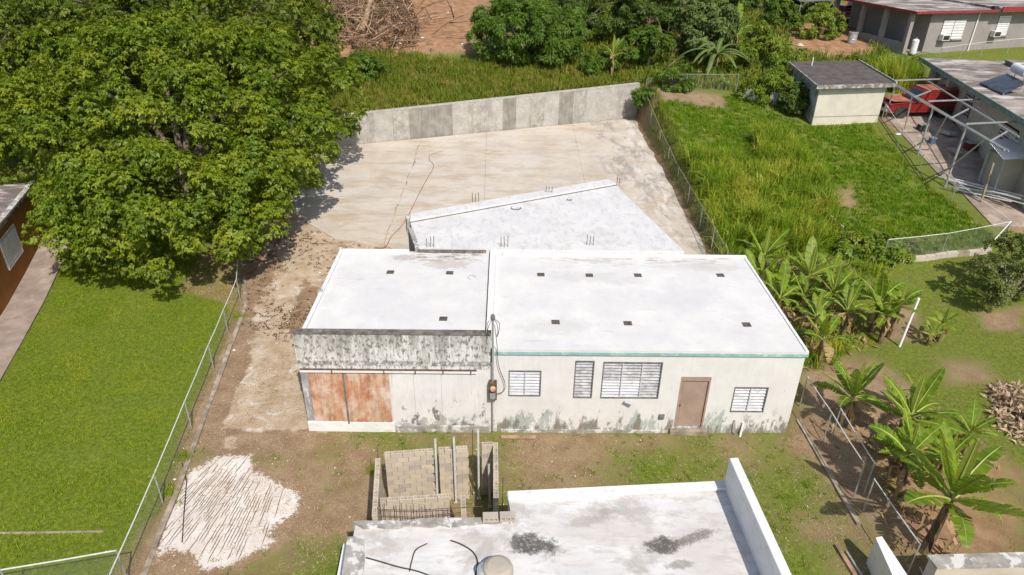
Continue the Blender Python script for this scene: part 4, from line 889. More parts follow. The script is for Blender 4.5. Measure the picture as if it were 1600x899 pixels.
for x_, y_, r_, m_, s_ in ((-0.25, -3.75, .2, 'block_pale', 'pale rubble lump inside the block return'), (-0.22, -4.2, .26, 'block_pale', 'largest sandy rubble heap between the block stub and return'), (-0.75, -4.2, .13, 'white_caliche_rock', 'small white rubble lump beside the front block wall end'), (0.28, -4.75, .16, 'white_caliche_rock', 'white rubble lump by the corner of the nearest roof'), (0.1, -4.6, .14, 'galv_pale', 'pale crumpled scrap by the foot of the block return'), (-3.15, -4.9, .10, 'white_caliche_rock', 'white stone outside the long left block wall')):
    rock((x_, y_, 0.02), r_, m_, 'rubble', None, s_, 'rubble', 'rubble around the block walls', .8)

# ------------------------------------------------------------------ orange house at the left edge
oh = empty('orange_house', (-20, 8, 0), 'burnt-orange house with white window grilles at the left edge', 'house')
O0, O1 = np.array((-16.2, -2.6)), np.array((-20.75, 13.0)); od = (O1-O0)/np.linalg.norm(O1-O0); on = np.array((-od[1], od[0]))
def oq(s, t): return tuple(O0+od*s+on*t)
OL = float(np.linalg.norm(O1-O0)); OZ = 2.75
MB().prism([oq(0, 0), oq(OL, 0), oq(OL, 9), oq(0, 9)], -0.2, OZ-.12).build('wall', 'orange_wall', oh)
MB().prism([oq(-.3, -.12), oq(OL+.3, -.12), oq(OL+.3, 9.3), oq(-.3, 9.3)], OZ-.118, OZ+.04).build('roof', 'stained_roof', oh)
MB().prism([oq(-.3, -.16), oq(OL+.3, -.16), oq(OL+.3, 0.06), oq(-.3, 0.06)], OZ+.041, OZ+.13).build('roof_kerb', 'raw_concrete', oh)
def side_window(root, fn, s0, s1, z0, z1, m, nbar):
    w = empty('window', (0, 0, 0)); w.parent = root; w.location = Vector((*fn(s0, 0), z0))-root.location
    MB().prism([fn(s0, -.03), fn(s1, -.03), fn(s1, .05), fn(s0, .05)], z0, z1).build('pane', 'dark_gap', w)
    for i in range(nbar):
        s = s0+(s1-s0)*(i+.5)/nbar; h = (s1-s0)/nbar*.32
        MB().prism([fn(s-h, -.055), fn(s+h, -.055), fn(s+h, -.032), fn(s-h, -.032)], z0+.04, z1-.04).build('bar', m, w)
    for a, b_, c, d in ((s0-.05, s0, z0-.05, z1+.05), (s1, s1+.05, z0-.05, z1+.05), (s0, s1, z0-.05, z0), (s0, s1, z1, z1+.05)):
        MB().prism([fn(a, -.06), fn(b_, -.06), fn(b_, .0), fn(a, .0)], c, d).build('frame', m, w)
side_window(oh, oq, 11.35, 13.05, 1.05, 2.2, 'plastic_white', 12)
side_window(oh, oq, 6.9, 8.75, 1.05, 2.2, 'plastic_white', 12)
wk = MB(); n = 7
for i in range(n):
    s0, s1 = -3+(OL+2.2)*i/n, -3+(OL+2.2)*(i+1)/n-.012
    zz = [tz(*oq(s, t))+.0 for s, t in ((s0, -1.3), (s1, -1.3), (s1, -.02), (s0, -.02))]
    wk.prism([oq(s0, -1.3), oq(s1, -1.3), oq(s1, -.02), oq(s0, -.02)], [z_-.1 for z_ in zz], [z_+.07 for z_ in zz])
tag(wk.build('path', 'walkway'), 'brown concrete path along the orange house', None, None, 'structure')

# ------------------------------------------------------------------ fences and kerbs
FL = [(-10.95, 10.4), (-10.12, 7.6), (-9.5, 3.0), (-8.66, -3.0), (-8.28, -6.1), (-8.1, -8.6)]
fence(FL, 1.05, 'chain-link fence with pale top rail between the left lawn and the dirt yard')
fence([(-8.45, -5.42), (-10.74, -5.97), (-15, -7.0)], 1.05, 'short chain-link fence crossing the lawn at the bottom left corner')
KP = [(-10.75, 9.9), (-9.85, 7.4), (-9.25, 3.1), (-8.42, -2.9), (-8.05, -6.1), (-7.9, -8.6)]
kb = empty('kerb', (*KP[0], 0), 'broken concrete kerb at the foot of the left lawn fence', 'kerb')
for a, c in zip(KP[:-1], KP[1:]):
    n = max(1, round(math.dist(a, c)/1.3))
    for i in range(n):
        p, q = lerp(a, c, i/n), lerp(a, c, (i+.985)/n); zb = tz(*p)
        MB().prism([(p[0]-.07, p[1]), (p[0]+.07, p[1]), (q[0]+.07+random.uniform(-.02, .02), q[1]), (q[0]-.07, q[1])], zb-.15, zb+random.uniform(.03, .08)).build('kerb_stone', 'kerb', kb)
fence([(9.72, 31.6), (9.85, 25.5), (9.88, 20.2), (9.80, 14.5), (9.72, 9.8)], 1.05, 'long chain-link fence between the concrete yard and the tall grass', rail='pale_bark', zs=[2.0, 0.95, 0.42, 0.42, 0.42], sp=0.08, ww=.003, rail_r=.014)
fence([(9.9, 31.9), (12.2, 30.2), (15.6, 30.3)], 1.25, 'chain-link fence across the back of the grassy lot', sp=0.09, rail='pale_bark', ww=.002)
fence([(9.92, 1.3), (9.97, -0.45), (9.98, -2.6)], 1.2, 'chain-link fence close to the right corner of the white house', post_every=1.8)
fence([(10.35, -0.2), (10.3, -2.5)], 1.15, 'loose chain-link section standing among the banana plants', post_every=2.3)
fence([(10.02, -3.1), (10.13, -5.2)], 1.15, 'chain-link fence under the biggest banana plant', post_every=1.9)
tag(MB().prism([(9.55, 0.6), (9.68, 0.6), (9.75, -3.6), (9.62, -3.6)], -.1, .07).build('kerb_strip', 'kerb'), 'narrow dirt-stained kerb strip below the fence beside the white house', 'kerb')
tag(MB().bar((8.8, -4.3, .05), (9.0, -6.6, .05), .10, .08).build('timber', 'deadwood'), 'weathered timber lying beside the leaning white sheet', 'timber')
tag(MB().bar((8.97, -4.5, .05), (9.18, -6.6, .05), .05, .06).build('timber', 'galv'), 'grey rail lying between the timber and the leaning white sheet', 'rail')
tag(MB().prism([(9.34, -4.79), (9.51, -4.75), (9.57, -5.86), (9.23, -5.86)], -.05, 0.9).build('low_wall', 'parapet_white'), 'short white panel wall at the foot of the garden fence', 'wall')
gw = empty('garden_wall', (11, -6, 0), 'low grey rendered wall at the bottom right corner', 'wall')
g0, g1 = (10.02, -5.73), (12.31, -5.63)
MB().prism([g0, (g1[0]+6, g1[1]+.25), (g1[0]+6, g1[1]-.1), (g0[0]+.05, g0[1]-.25)], -.2, 1.3).build('wall', 'beige_wall', gw)
MB().prism([(g0[0]-.05, g0[1]+.05), (g1[0]+6, g1[1]+.3), (g1[0]+6, g1[1]-.14), (g0[0]-.0, g0[1]-.30)], 1.301, 1.36).build('coping', 'raw_concrete', gw)
MB().tube([(10.62, -4.9, 0), (10.35, -6.4, 0.02), (10.3, -6.5, 1.1)], 0.02, 5).build('brace', 'galv', gw)
e0, e1 = (-12.97, -4.03), (-9.75, -3.94)
tag(MB().prism([e0, e1, (e1[0], e1[1]-.035), (e0[0], e0[1]-.035)], -.1, .035).build('edging_strip', 'kerb'), 'narrow concrete edging strip crossing the bottom of the left lawn', 'edging')
# neighbour's low wall with fence
nw = empty('low_wall', (20, 11, .3), 'low whitewashed wall below the neighbour\'s chain-link fence', 'wall')
wp = jag((17.9, 10.9), (22.3, 11.75), 8, .05)
for p, q in zip(wp[:-1], wp[1:]):
    zb = tz(*p); MB().prism([(p[0], p[1]), (q[0]-.01, q[1]), (q[0]-.01, q[1]+.2), (p[0], p[1]+.2)], zb-.5, zb+.22).build('wall_piece', 'kerb', nw); nw.children[-1].data.materials[0] = MATS['beige_wall'] if random.random() < .6 else MATS['kerb']
fence([(17.0, 10.95), (19.9, 11.5), (23.3, 12.55)], 1.1, 'chain-link fence on the low whitewashed wall', sp=0.07, ww=.0035)
tag(MB().tube([(22.2, 12.0, .6), (23.3, 12.55, 1.75)], .025, 6).build('brace_pipe', 'galv_pale'), 'pale diagonal brace pipe at the fence corner', 'pipe')
fence([(23.3, 12.6), (22.75, 16.2), (22.5, 19.2), (22.9, 22.5), (23.45, 26.0)], 1.1, 'chain-link fence along the driveway beside the sloping lawn', sp=0.08)
tag(MB().tube([(14.9, 4.85, -.1), (15.05, 4.9, 2.03)], 0.045, 8).build('white_pole', 'white_pvc'), 'plain white pole standing among the banana plants', 'pole')
tag(MB().tube([(24.27, 16.21, 1.14), (24.23, 16.27, 3.23)], 0.06, 7).build('rusty_post', 'pale_bark'), 'leaning rusty post at the end of the driveway', 'post')
for nm, p, q, s_ in (('pipe', (15.41, 14.42, 1.60), (15.96, 12.95, 1.20), 'white pipe lying in the tall grass edge'),):
    tag(MB().tube([p, q], .03, 5).build(nm, 'white_pvc'), s_, 'pipe')
tag(MB().tube(spline([(-3.48, 25.02, 0.59), (-3.77, 24.78, 0.58), (-4.19, 24.22, 0.56), (-4.15, 23.47, 0.54), (-3.80, 22.45, 0.50), (-3.99, 20.70, 0.44), (-4.22, 18.47, 0.36), (-4.43, 16.05, 0.28), (-4.63, 14.59, 0.23), (-4.96, 13.42, 0.19), (-5.10, 12.39, 0.15), (-5.59, 12.31, 0.15)], 6), 0.02, 6).build('hose', 'orange_hose'), 'rust-brown hose snaking across the concrete yard', 'hose')
hz = bpy.data.objects['hose']; hz.location.z += .07

# ------------------------------------------------------------------ hut
hut = empty('hut', (20.8, 27.5, 2.4), 'cream concrete hut with dark flat roof beside the sloping lawn', 'hut')
HF = [(18.91, 25.30), (22.82, 25.87)]; hd = np.array(HF[1])-np.array(HF[0]); hl = np.linalg.norm(hd); hd /= hl; hn = np.array((0.10, 0.995))
def hq(s, t): return tuple(np.array(HF[0])+hd*s+hn*t)
hl += 0.35; hdp = 5.9
MB().prism([hq(0, 0), hq(hl, 0), hq(hl, hdp), hq(0, hdp)], 1.9, 4.72).build('wall', 'hut_wall', hut)
MB().prism([hq(-.02, .03), hq(-.002, .03), hq(-.002, hdp), hq(-.02, hdp)], 1.9, 4.72).build('shaded_side', 'hut_side_shaded', hut)  # added skin that carries the painted shade and stains of the left wall
MB().prism([hq(-.04, -.012), hq(hl+.04, -.012), hq(hl+.04, -.001), hq(-.04, -.001)], 2.95, 2.975).build('wall_groove', 'dark_frame', hut)
rf = MB().prism([hq(-.35, -.40), hq(hl+.5, -.35), hq(hl+.5, hdp+.5), hq(-.3, hdp+.6)], 4.721, 4.93).build('roof', 'hut_fascia', hut)
MB().prism([hq(-.25, -.30), hq(hl+.40, -.25), hq(hl+.40, hdp+.4), hq(-.2, hdp+.5)], 4.931, 4.945).build('roof_felt', 'hut_roof', hut)
MB().prism([hq(hl+.40, -.30), hq(hl+.5, -.30), hq(hl+.5, hdp+.5), hq(hl+.40, hdp+.5)], 4.931, 5.03).build('roof_kerb', 'hut_fascia', hut)
MB().tube([(*hq(.9, hdp-.9), 4.93), (*hq(.9, hdp-.9), 5.5)], .03, 6).build('roof_pipe', 'white_pvc', hut)
MB().prism([hq(-.04, 1.6), hq(-.021, 1.6), hq(-.021, 2.5), hq(-.04, 2.5)], 2.5, 4.45).build('door', 'grey_pilaster', hut)
# corrugated scrap sheets under the shrub
for i, (p, q, zb, s_) in enumerate((((15.7, 29.2), (16.7, 29.1), 2.95, 'corrugated metal sheet standing at the end of the back fence'), ((17.3, 28.6), (18.6, 28.4), 2.9, 'corrugated metal sheet under the shrub beside the hut'))):
    b = MB(); n = 18; vs = []
    for k in range(n+1):
        x_, y_ = lerp(p, q, k/n); y_ += .03*(k % 2)
        vs += [(x_, y_, zb-.1), (x_, y_, zb+.75)]
    vs += [(v[0], v[1]+.012, v[2]) for v in vs]; m_ = 2*(n+1)
    b.add(vs, [(2*k, 2*k+2, 2*k+3, 2*k+1) for k in range(n)]+[(m_+2*k+1, m_+2*k+3, m_+2*k+2, m_+2*k) for k in range(n)]+[(2*k+1, 2*k+3, m_+2*k+3, m_+2*k+1) for k in range(n)])
    tag(b.build('metal_sheet', 'galv'), s_, 'metal sheet')

# ------------------------------------------------------------------ vehicles
def vehicle(name, label, cat, body, roofm, L=4.5, W=1.7, wb=2.75, hood=1.25, belt=1.0, top=1.72, cab=(0.55, -2.1), glass='car_glass', wr=0.36):
    """front faces +x before the root is turned; cab = (front base x, rear base x)"""
    e = empty(name, (0, 0, 0), label, cat); x1 = L/2; x0 = -L/2; h = W/2; zb = 0.42
    prof = [(x0, zb), (x0-.02, belt-.15), (x0+.05, belt), (cab[0]+.3, belt), (x1-.25, belt-.10), (x1, belt-.22), (x1+.03, zb+.05), (x1-.05, zb-.05)]
    b = MB(); n = len(prof)
    ring = lambda y, k: [(p[0]*(1 if abs(y) < h else 1), y, p[1]) for p in prof]
    V = []; yy = (-h+.07, -h, h, h-.07)
    top_in = [(p[0], p[1]) for p in prof]
    vs = []
    for y, zi in ((-h+.06, 0.03), (-h, -0.02), (h, -0.02), (h-.06, 0.03)):
        vs += [(p[0], y, p[1]+(zi if p[1] > .8 else 0)) for p in prof]
    fs = [tuple(range(n)), tuple(range(4*n-1, 3*n-1, -1))]
    for j in range(3): fs += [(j*n+(k+1) % n, j*n+k, (j+1)*n+k, (j+1)*n+(k+1) % n) for k in range(n)]
    b.add(vs, fs); b.build('body', body, e, .02)
    c0, c1 = cab; rf, rr = c0-.55, c1+.15; ti = .14
    cb = MB(); lo = [(c0, -h+.05), (c1, -h+.05), (c1, h-.05), (c0, h-.05)]; hi = [(rf, -h+ti), (rr, -h+ti), (rr, h-ti), (rf, h-ti)]
    cb.add([(x_, y_, belt) for x_, y_ in lo]+[(x_, y_, top) for x_, y_ in hi], [(4, 7, 6, 5), (0, 1, 5, 4), (1, 2, 6, 5), (2, 3, 7, 6), (3, 0, 4, 7)]); cb.build('cabin', body, e)
    MB().prism([(rf+.02, -h+ti-.02), (rr-.02, -h+ti-.02), (rr-.02, h-ti+.02), (rf+.02, h-ti+.02)], top-.005, top+.035).build('roof', roofm, e, .015)
    def quad(name_, P, off):
        P = [Vector(p) for p in P]; nn_ = (P[1]-P[0]).cross(P[3]-P[0]).normalized()*off
        c = sum(P, Vector())/4; P = [c+(p-c)*.88 for p in P]
        MB().add([p+nn_ for p in P]+[p+nn_*2.2 for p in P], [(3, 2, 1, 0), (4, 5, 6, 7), (0, 1, 5, 4), (1, 2, 6, 5), (2, 3, 7, 6), (3, 0, 4, 7)]).build(name_, glass, e)
    for s in (-1, 1):
        yl_, yh = s*(h-.05), s*(h-ti); nwin = 3 if c0-c1 > 2 else 2
        for k in range(nwin):
            a, c = c0+(c1-c0)*k/nwin, c0+(c1-c0)*(k+1)/nwin; a2, c2 = rf+(rr-rf)*k/nwin, rf+(rr-rf)*(k+1)/nwin
            Q = [(a, yl_, belt+.03), (c, yl_, belt+.03), (c2, yh, top-.04), (a2, yh, top-.04)]
            quad('side_window', Q if s > 0 else Q[::-1], -.006 if s > 0 else .0)if False else quad('side_window', Q[::-1] if s > 0 else Q, .006)
        part('mirror', body, e, ((c0-.12, s*(h+.02)-.06, belt+.02), (c0+.02, s*(h+.02)+.06, belt+.18)), bevel=.02)
        part('headlight', 'plastic_white', e, ((x1-.02, s*(h-.22)-.14, belt-.38), (x1+.035, s*(h-.22)+.14, belt-.24)))
        part('tail_light', 'maroon', e, ((x0-.03, s*(h-.12)-.07, belt-.35), (x0+.02, s*(h-.12)+.07, belt-.08)))
        for wx in (wb/2, -wb/2):
            w = MB().lathe((wx, s*(h-.12), wr), [(wr*.66, -.11), (wr*.93, -.11), (wr, -.07), (wr, .07), (wr*.93, .11), (wr*.66, .11)], 18, 'y').build('wheel', 'rubber', e)
            MB().lathe((wx, s*(h-.12)+s*.02, wr), [(wr*.64, -.09), (wr*.64, .09), (wr*.2, .06 if s > 0 else .095)], 12, 'y').build('rim', 'rim', w)
            MB().lathe((wx, s*(h-.005), wr), [(wr*1.1, -.012), (wr*1.1, .012)], 18, 'y').build('wheel_arch', 'dark_stuff', e)
    quad('windscreen', [(c0, h-.08, belt+.02), (c0, -h+.08, belt+.02), (rf, -h+ti+.03, top-.03), (rf, h-ti-.03, top-.03)][::-1], .006)
    quad('rear_window', [(c1, -h+.08, belt+.02), (c1, h-.08, belt+.02), (rr, h-ti-.03, top-.03), (rr, -h+ti+.03, top-.03)][::-1], .006)
    part('grille', 'dark_stuff', e, ((x1+.0, -.42, belt-.4), (x1+.036, .42, belt-.23)))
    part('bumper', 'galv', e, ((x1-.02, -h+.02, zb-.02), (x1+.14, h-.02, zb+.16)), bevel=.02)
    part('rear_bumper', 'dark_stuff', e, ((x0-.12, -h+.04, zb), (x0+.0, h-.04, zb+.15)), bevel=.02)
    part('bonnet_panel', roofm, e, ((c0+.12, -h+.16, belt+.022), (x1-.3, h-.16, belt+.03)))
    return e
t = vehicle('red_truck', 'dull red four-wheel-drive parked under the metal carport frame', 'truck', 'truck_red', 'truck_faded')
t.location = (26.1, 27.35, 2.62); t.rotation_euler = (0, 0, math.pi+.06)
c = vehicle('red_car', 'bright red car half hidden behind a bush by the grey house', 'car', 'truck_red', 'truck_red', L=4.0, W=1.6, wb=2.4, belt=.82, top=1.35, cab=(.5, -1.5), wr=.3)
c.location = (29.37, 49.54, 5.15); c.rotation_euler = (0, 0, 2.2)
c = vehicle('orange_truck', 'orange-red truck parked in the dark carport of the grey house', 'truck', 'orange_paint', 'orange_paint', L=4.6, W=1.8, belt=1.15, top=2.0, cab=(.9, -.5), wr=.4)
c.location = (31.2, 49.4, 5.15); c.rotation_euler = (0, 0, -2.1)

# ------------------------------------------------------------------ grey house with red fascia
gh = empty('grey_house', (33, 40, 4.3), 'grey house with dark red roof edge, porch and window air conditioners', 'house')
G0 = np.array((32.0, 38.7)); gd = np.array((.972, .235)); gn = np.array((-gd[1], gd[0])); ZB, ZT = 3.9, 7.28
def gq(s, t): return tuple(G0+gd*s+gn*t)
MB().prism([gq(0, 0), gq(16, 0), gq(16, 9), gq(0, 9)], ZB, ZT-.02).build('wall', 'grey_house', gh)
MB().prism([gq(-1.9, -.55), gq(5.4, -.55), gq(5.4, 9.5), gq(-2.2, 9.5)], ZT-.018, ZT+.16).build('roof', 'stained_roof', gh)
MB().prism([gq(-1.95, -.62), gq(5.4, -.62), gq(5.4, -.551), gq(-1.95, -.551)], ZT+.0, ZT+.18).build('fascia', 'red_fascia', gh)
MB().prism([gq(-2.02, -.62), gq(-1.951, -.55), gq(-2.25, 9.5), gq(-2.32, 9.5)], ZT+.0, ZT+.18).build('fascia', 'red_fascia', gh)
MB().prism([gq(5.42, -.75), gq(16, -.75), gq(16, 9.6), gq(5.42, 9.6)], ZT+.0, ZT+.30).build('roof', 'stained_roof', gh)
MB().prism([gq(5.40, -.85), gq(16, -.85), gq(16, -.751), gq(5.40, -.751)], ZT+.04, ZT+.40).build('fascia', 'red_fascia', gh)
MB().prism([gq(4.95, -.5), gq(5.35, -.5), gq(5.35, -.2), gq(4.95, -.2)], ZT+.161, ZT+.4).build('roof_box', 'dark_stuff', gh)
MB().prism([gq(-1.8, .0), gq(-.02, 0), gq(-.02, 9), gq(-2.0, 9)], ZB, ZB+.55).build('porch_floor', 'driveway', gh)
for t_ in (-.1, 2.6, 5.2, 8.6):
    MB().prism([gq(-1.82, t_), gq(-1.52, t_), gq(-1.52, t_+.3), gq(-1.82, t_+.3)], ZB+.5, ZT-.02).build('column', 'grey_house', gh)
MB().prism([gq(-1.78, .21), gq(-1.6, .21), gq(-1.6, 5.19), gq(-1.78, 5.19)], ZB+.5, ZB+1.25).build('porch_wall', 'grey_house', gh)
def gh_window(s0, s1, z0, z1, nsl, half=False):
    w = empty('window', (0, 0, 0)); w.parent = gh; w.location = Vector((*gq(s0, 0), z0))-gh.location
    MB().prism([gq(s0, -.02), gq(s1, -.02), gq(s1, -.001), gq(s0, -.001)], z0, z1).build('pane', 'dark_gap', w)
    for i in range(nsl):
        za, zb_ = z0+(z1-z0)*i/nsl, z0+(z1-z0)*(i+.86)/nsl
        MB().prism([gq(s0, -.06), gq(s1, -.06), gq(s1, -.03), gq(s0, -.03)], za, zb_).build('slat', 'plastic_white', w)
    MB().prism([gq(s0-.15, -.13), gq(s1+.15, -.13), gq(s1+.15, -.001), gq(s0-.15, -.001)], z0-.1, z0-.01).build('sill', 'grey_house', w)
def aircon(s, z0, label):
    e = empty('air_conditioner', (*gq(s, -.3), z0), label, 'air conditioner', 'window air conditioners')
    MB().prism([gq(s-.32, -.45), gq(s+.32, -.45), gq(s+.32, -.065), gq(s-.32, -.065)], z0, z0+.42).build('case', 'plastic_white', e)
    MB().prism([gq(s-.27, -.462), gq(s+.27, -.462), gq(s+.27, -.451), gq(s-.27, -.451)], z0+.05, z0+.37).build('grille', 'dark_stuff', e)
gh_window(1.2, 2.15, 5.35, 6.75, 7); gh_window(2.2, 3.2, 5.35, 6.75, 7); gh_window(6.2, 7.3, 5.5, 6.95, 9)
aircon(1.45, 5.3, 'window air conditioner nearest the porch of the grey house'); aircon(6.1, 5.45, 'window air conditioner at the far window of the grey house')
MB().tube([(*gq(4.2, -.07), ZT-.1), (*gq(4.15, -.07), ZB+.3)], .05, 7).build('downpipe', 'white_pvc', gh)
wt = empty('water_heater', (*gq(-1.0, -.2), ZB+.5), 'white tank standing at the porch corner of the grey house', 'tank')
MB().lathe(wt.location, [(.22, 0), (.24, .05), (.24, .95), (.18, 1.03), (.05, 1.06)], 16).build('tank', 'plastic_white', wt); MB().lathe(wt.location+Vector((0, 0, 1.055)), [(.05, 0), (.05, .1)], 8).build('pipe_stub', 'galv', wt)
bl = empty('barrel', (27.69, 41.32, 4.57), 'grey barrel standing outside the porch of the grey house', 'barrel')
MB().lathe(bl.location, [(.30, 0), (.33, .06), (.34, .35), (.32, .38), (.34, .41), (.33, .75), (.36, .78), (.36, .86), (.30, .88)], 16).build('drum', 'galv', bl); MB().lathe(bl.location+Vector((0, 0, .881)), [(.29, 0), (.27, .01)], 14).build('lid', 'dark_stuff', bl)
pl = empty('pedestal', (*gq(-1.2, 3.3), ZB+.55), 'pale pedestal with a white figure on the porch', 'pedestal'); P0 = pl.location
MB().lathe(P0, [(.3, 0), (.25, .1), (.22, 1.0), (.3, 1.1)], 12).build('column', 'beige_wall', pl); MB().lathe(P0+Vector((0, 0, 1.1)), [(.12, 0), (.15, .25), (.09, .5), (.02, .75)], 10).build('ornament', 'plastic_white', pl)
tag(MB().tube([(29.9, 45.3, 4.6), (30.6, 45.6, 8.2)], .06, 7).build('pole', 'galv_pale'), 'thin leaning pole beside the carport of the grey house', 'pole')
cv = empty('carport_shelter', (27.2, 50, 5.2), 'dark grey tarpaulin shelter behind the trees at the top edge', 'shelter')
for a in ((25.6, 47.8), (28.8, 48.6), (24.8, 51.5), (28.2, 52.2)): MB().tube([(a[0], a[1], 4.7), (a[0], a[1], 7.0)], .05, 6).build('post', 'galv', cv)
MB().prism([(25.3, 47.4), (29.2, 48.4), (28.4, 52.6), (24.5, 51.8)], [6.9, 6.9, 7.2, 7.2], [6.98, 6.98, 7.28, 7.28]).build('canopy', 'tarp', cv)
fence([gq(-.2, -2.0), gq(4, -1.5), gq(9, -1.3), gq(14, -1.3)], 1.1, 'sagging wire fence below the windows of the grey house', sp=.1, panels=False, rail='galv_pale')

# ------------------------------------------------------------------ house with the solar water heater
sh = empty('solar_house', (30, 24, 2.2), 'flat-roofed beige house with a solar water heater at the right edge', 'house')
S0, S1 = np.array((28.65, 32.9)), np.array((25.2, 15.0)); sd_ = (S1-S0)/np.linalg.norm(S1-S0); sn = np.array((-sd_[1], sd_[0])); SL = float(np.linalg.norm(S1-S0)); SZ = 5.12
def sq(s, t): return tuple(S0+sd_*s+sn*t)
MB().prism([sq(.8, .7), sq(SL, .7), sq(SL, 11), sq(.8, 11)], .6, SZ-.2).build('wall', 'beige_wall', sh)
MB().prism([sq(0, .03), sq(SL+1, .03), sq(SL+1, 12), sq(0, 12)], SZ-.198, SZ).build('roof', 'stained_roof', sh)
MB().prism([sq(-.02, -.04), sq(SL+1, -.04), sq(SL+1, .029), sq(-.02, .029)], SZ-.22, SZ+.06).build('fascia', 'green_fascia', sh)
MB().prism([sq(1.0, 4.9), sq(1.0, 12), sq(6.2, 12), sq(6.2, 4.9)], SZ+.001, SZ+.28).build('upper_slab', 'stained_roof', sh)
def sh_window(s0, s1, z0, z1, nsl):
    w = empty('window', (0, 0, 0)); w.parent = sh; w.location = Vector((*sq(s0, .7), z0))-sh.location
    MB().prism([sq(s0, .68), sq(s1, .68), sq(s1, .699), sq(s0, .699)], z0, z1).build('pane', 'dark_gap', w)
    for i in range(nsl):
        MB().prism([sq(s0, .63), sq(s1, .63), sq(s1, .66), sq(s0, .66)], z0+(z1-z0)*i/nsl, z0+(z1-z0)*(i+.6)/nsl).build('slat', 'galv', w)
sh_window(7.2, 8.4, 3.2, 4.6, 8); sh_window(12.6, 14.6, 2.7, 4.2, 8)
for s_ in (2.2, 5.4): MB().prism([sq(s_, .1), sq(s_+.3, .1), sq(s_+.3, .4), sq(s_, .4)], 2.2, SZ-.2).build('column', 'beige_wall', sh)
swh = empty('solar_heater', (28.56, 23.51, 5.15), 'solar water heater with two dark panels on the flat roof', 'solar heater'); 
q0, q1, q2, q3 = [Vector(v) for v in ((27.92, 24.77, 5.25), (27.68, 22.14, 5.25), (28.97, 22.45, 5.75), (29.45, 24.91, 5.75))]
for k in range(2):
    a, b_, c, d = q0.lerp(q1, k*.51), q0.lerp(q1, k*.51+.49), q3.lerp(q2, k*.51+.49), q3.lerp(q2, k*.51)
    nrm = Vector((0, 0, .06)); MB().add([a-nrm, b_-nrm, c-nrm, d-nrm, a, b_, c, d], [(3, 2, 1, 0), (4, 5, 6, 7), (0, 1, 5, 4), (1, 2, 6, 5), (2, 3, 7, 6), (3, 0, 4, 7)]).build('collector', 'solar_glass', swh)
for a in (q0, q1): MB().tube([a, (a.x, a.y, SZ)], .02, 5).build('leg', 'galv', swh)
for a in (q2, q3): MB().tube([a, (a.x, a.y, SZ)], .02, 5).build('leg', 'galv', swh)
tk = (q2+q3)/2+Vector((.35, .3, .35)); ax_ = (q2-q3).normalized(); b = MB(); b.tube([tk-ax_*.9, tk-ax_*.85, tk+ax_*.85, tk+ax_*.9], [.2, .27, .27, .2], 14); b.build('tank', 'plastic_white', swh); 
for s_ in (-.6, .6): MB().tube([tk+ax_*s_, (*(tk+ax_*s_)[:2], SZ)], .03, 5).build('leg', 'galv', swh)
# metal carport frame over the driveway
cf = empty('metal_carport', (23.5, 20, 1.9), 'bare metal carport frame of posts, beams and braces over the driveway', 'carport frame')
CZ = 4.5
def cbeam(p, q, nm='beam', w=.055, m_='galv'): MB().bar(p, q, w, .07).build(nm, m_, cf)
cbeam((24.3, 27.4, CZ), (23.1, 14.3, CZ)); cbeam((24.45, 27.4, CZ+.01), (23.3, 14.3, CZ-.05), w=.05); cbeam((26.75, 28.4, CZ+.13), (24.8, 16.0, CZ+.13)); cbeam((26.95, 24.0, CZ+.13), (25.3, 16.6, CZ-.3), w=.05)
for y_, x0, x1 in ((27.3, 24.2, 28.6), (22.2, 23.7, 28.0), (17.7, 23.2, 27.3)): cbeam((x0, y_, CZ+.25), (x1, y_+.8, CZ+.25))
for (x_, y_) in ((24.2, 26.9), (23.72, 21.6), (23.4, 17.9)):
    MB().tube([(x_-.1, y_-.05, tz(x_, y_)-.1), (x_, y_, CZ)], .055, 7).build('post', 'galv', cf)
for p, q in (((23.95, 24.1, CZ), (25.6, 25.4, CZ+.1)), ((23.55, 19.6, CZ), (25.4, 21.2, CZ+.1)), ((23.2, 15.6, CZ), (24.9, 17.0, CZ+.1))): cbeam(p, q, 'brace', .06)
for p, q in (((24.0, 24.4, CZ), (24.35, 24.81, 2.35)), ((23.6, 20.0, CZ), (24.50, 22.16, 1.98)), ((23.25, 16.0, CZ), (24.53, 19.91, 1.66))): cbeam(p, q, 'brace', .05)
dw = empty('driveway', (25, 20, 1.6), 'stained brown concrete driveway under the metal carport frame', None, None, 'structure')
for i in range(8):
    y0, y1 = 14.0+i*1.75, 14.0+(i+1)*1.75-.012; xa = lambda y: 23.3+.06*(y-14)+(.35 if y < 18 else 0); xb = lambda y: 25.9+.165*(y-14)
    for x0f, x1f in ((0, .5), (.503, 1)):
        P4 = [(xa(y)+(xb(y)-xa(y))*f_, y) for f_, y in ((x0f, y0), (x1f, y0), (x1f, y1), (x0f, y1))]
        zz = [tz(*p)+.05 for p in P4]; MB().prism(P4, [z_-.2 for z_ in zz], zz).build('slab', 'driveway', dw)
can = empty('white_canopy', (26.5, 17.5, 2.5), 'white corrugated canopy roof at the right edge', 'canopy')
b = MB(); n = 16; vs = []
for k in range(n+1):
    t_ = k/n; x_, y_ = 24.6+t_*.55, 16.2+t_*2.4; z_ = 3.45+.25*t_+(.03 if k % 2 else 0); vs += [(x_, y_, z_), (x_+7, y_+1.0, z_)]
vs += [(v[0], v[1], v[2]-.03) for v in vs]; m_ = 2*(n+1)
b.add(vs, [(2*k, 2*k+1, 2*k+3, 2*k+2) for k in range(n)]+[(m_+2*k+2, m_+2*k+3, m_+2*k+1, m_+2*k) for k in range(n)]+[(2*k+2, m_+2*k+2, m_+2*k, 2*k) for k in range(n)]); b.build('sheet', 'plastic_white', can)
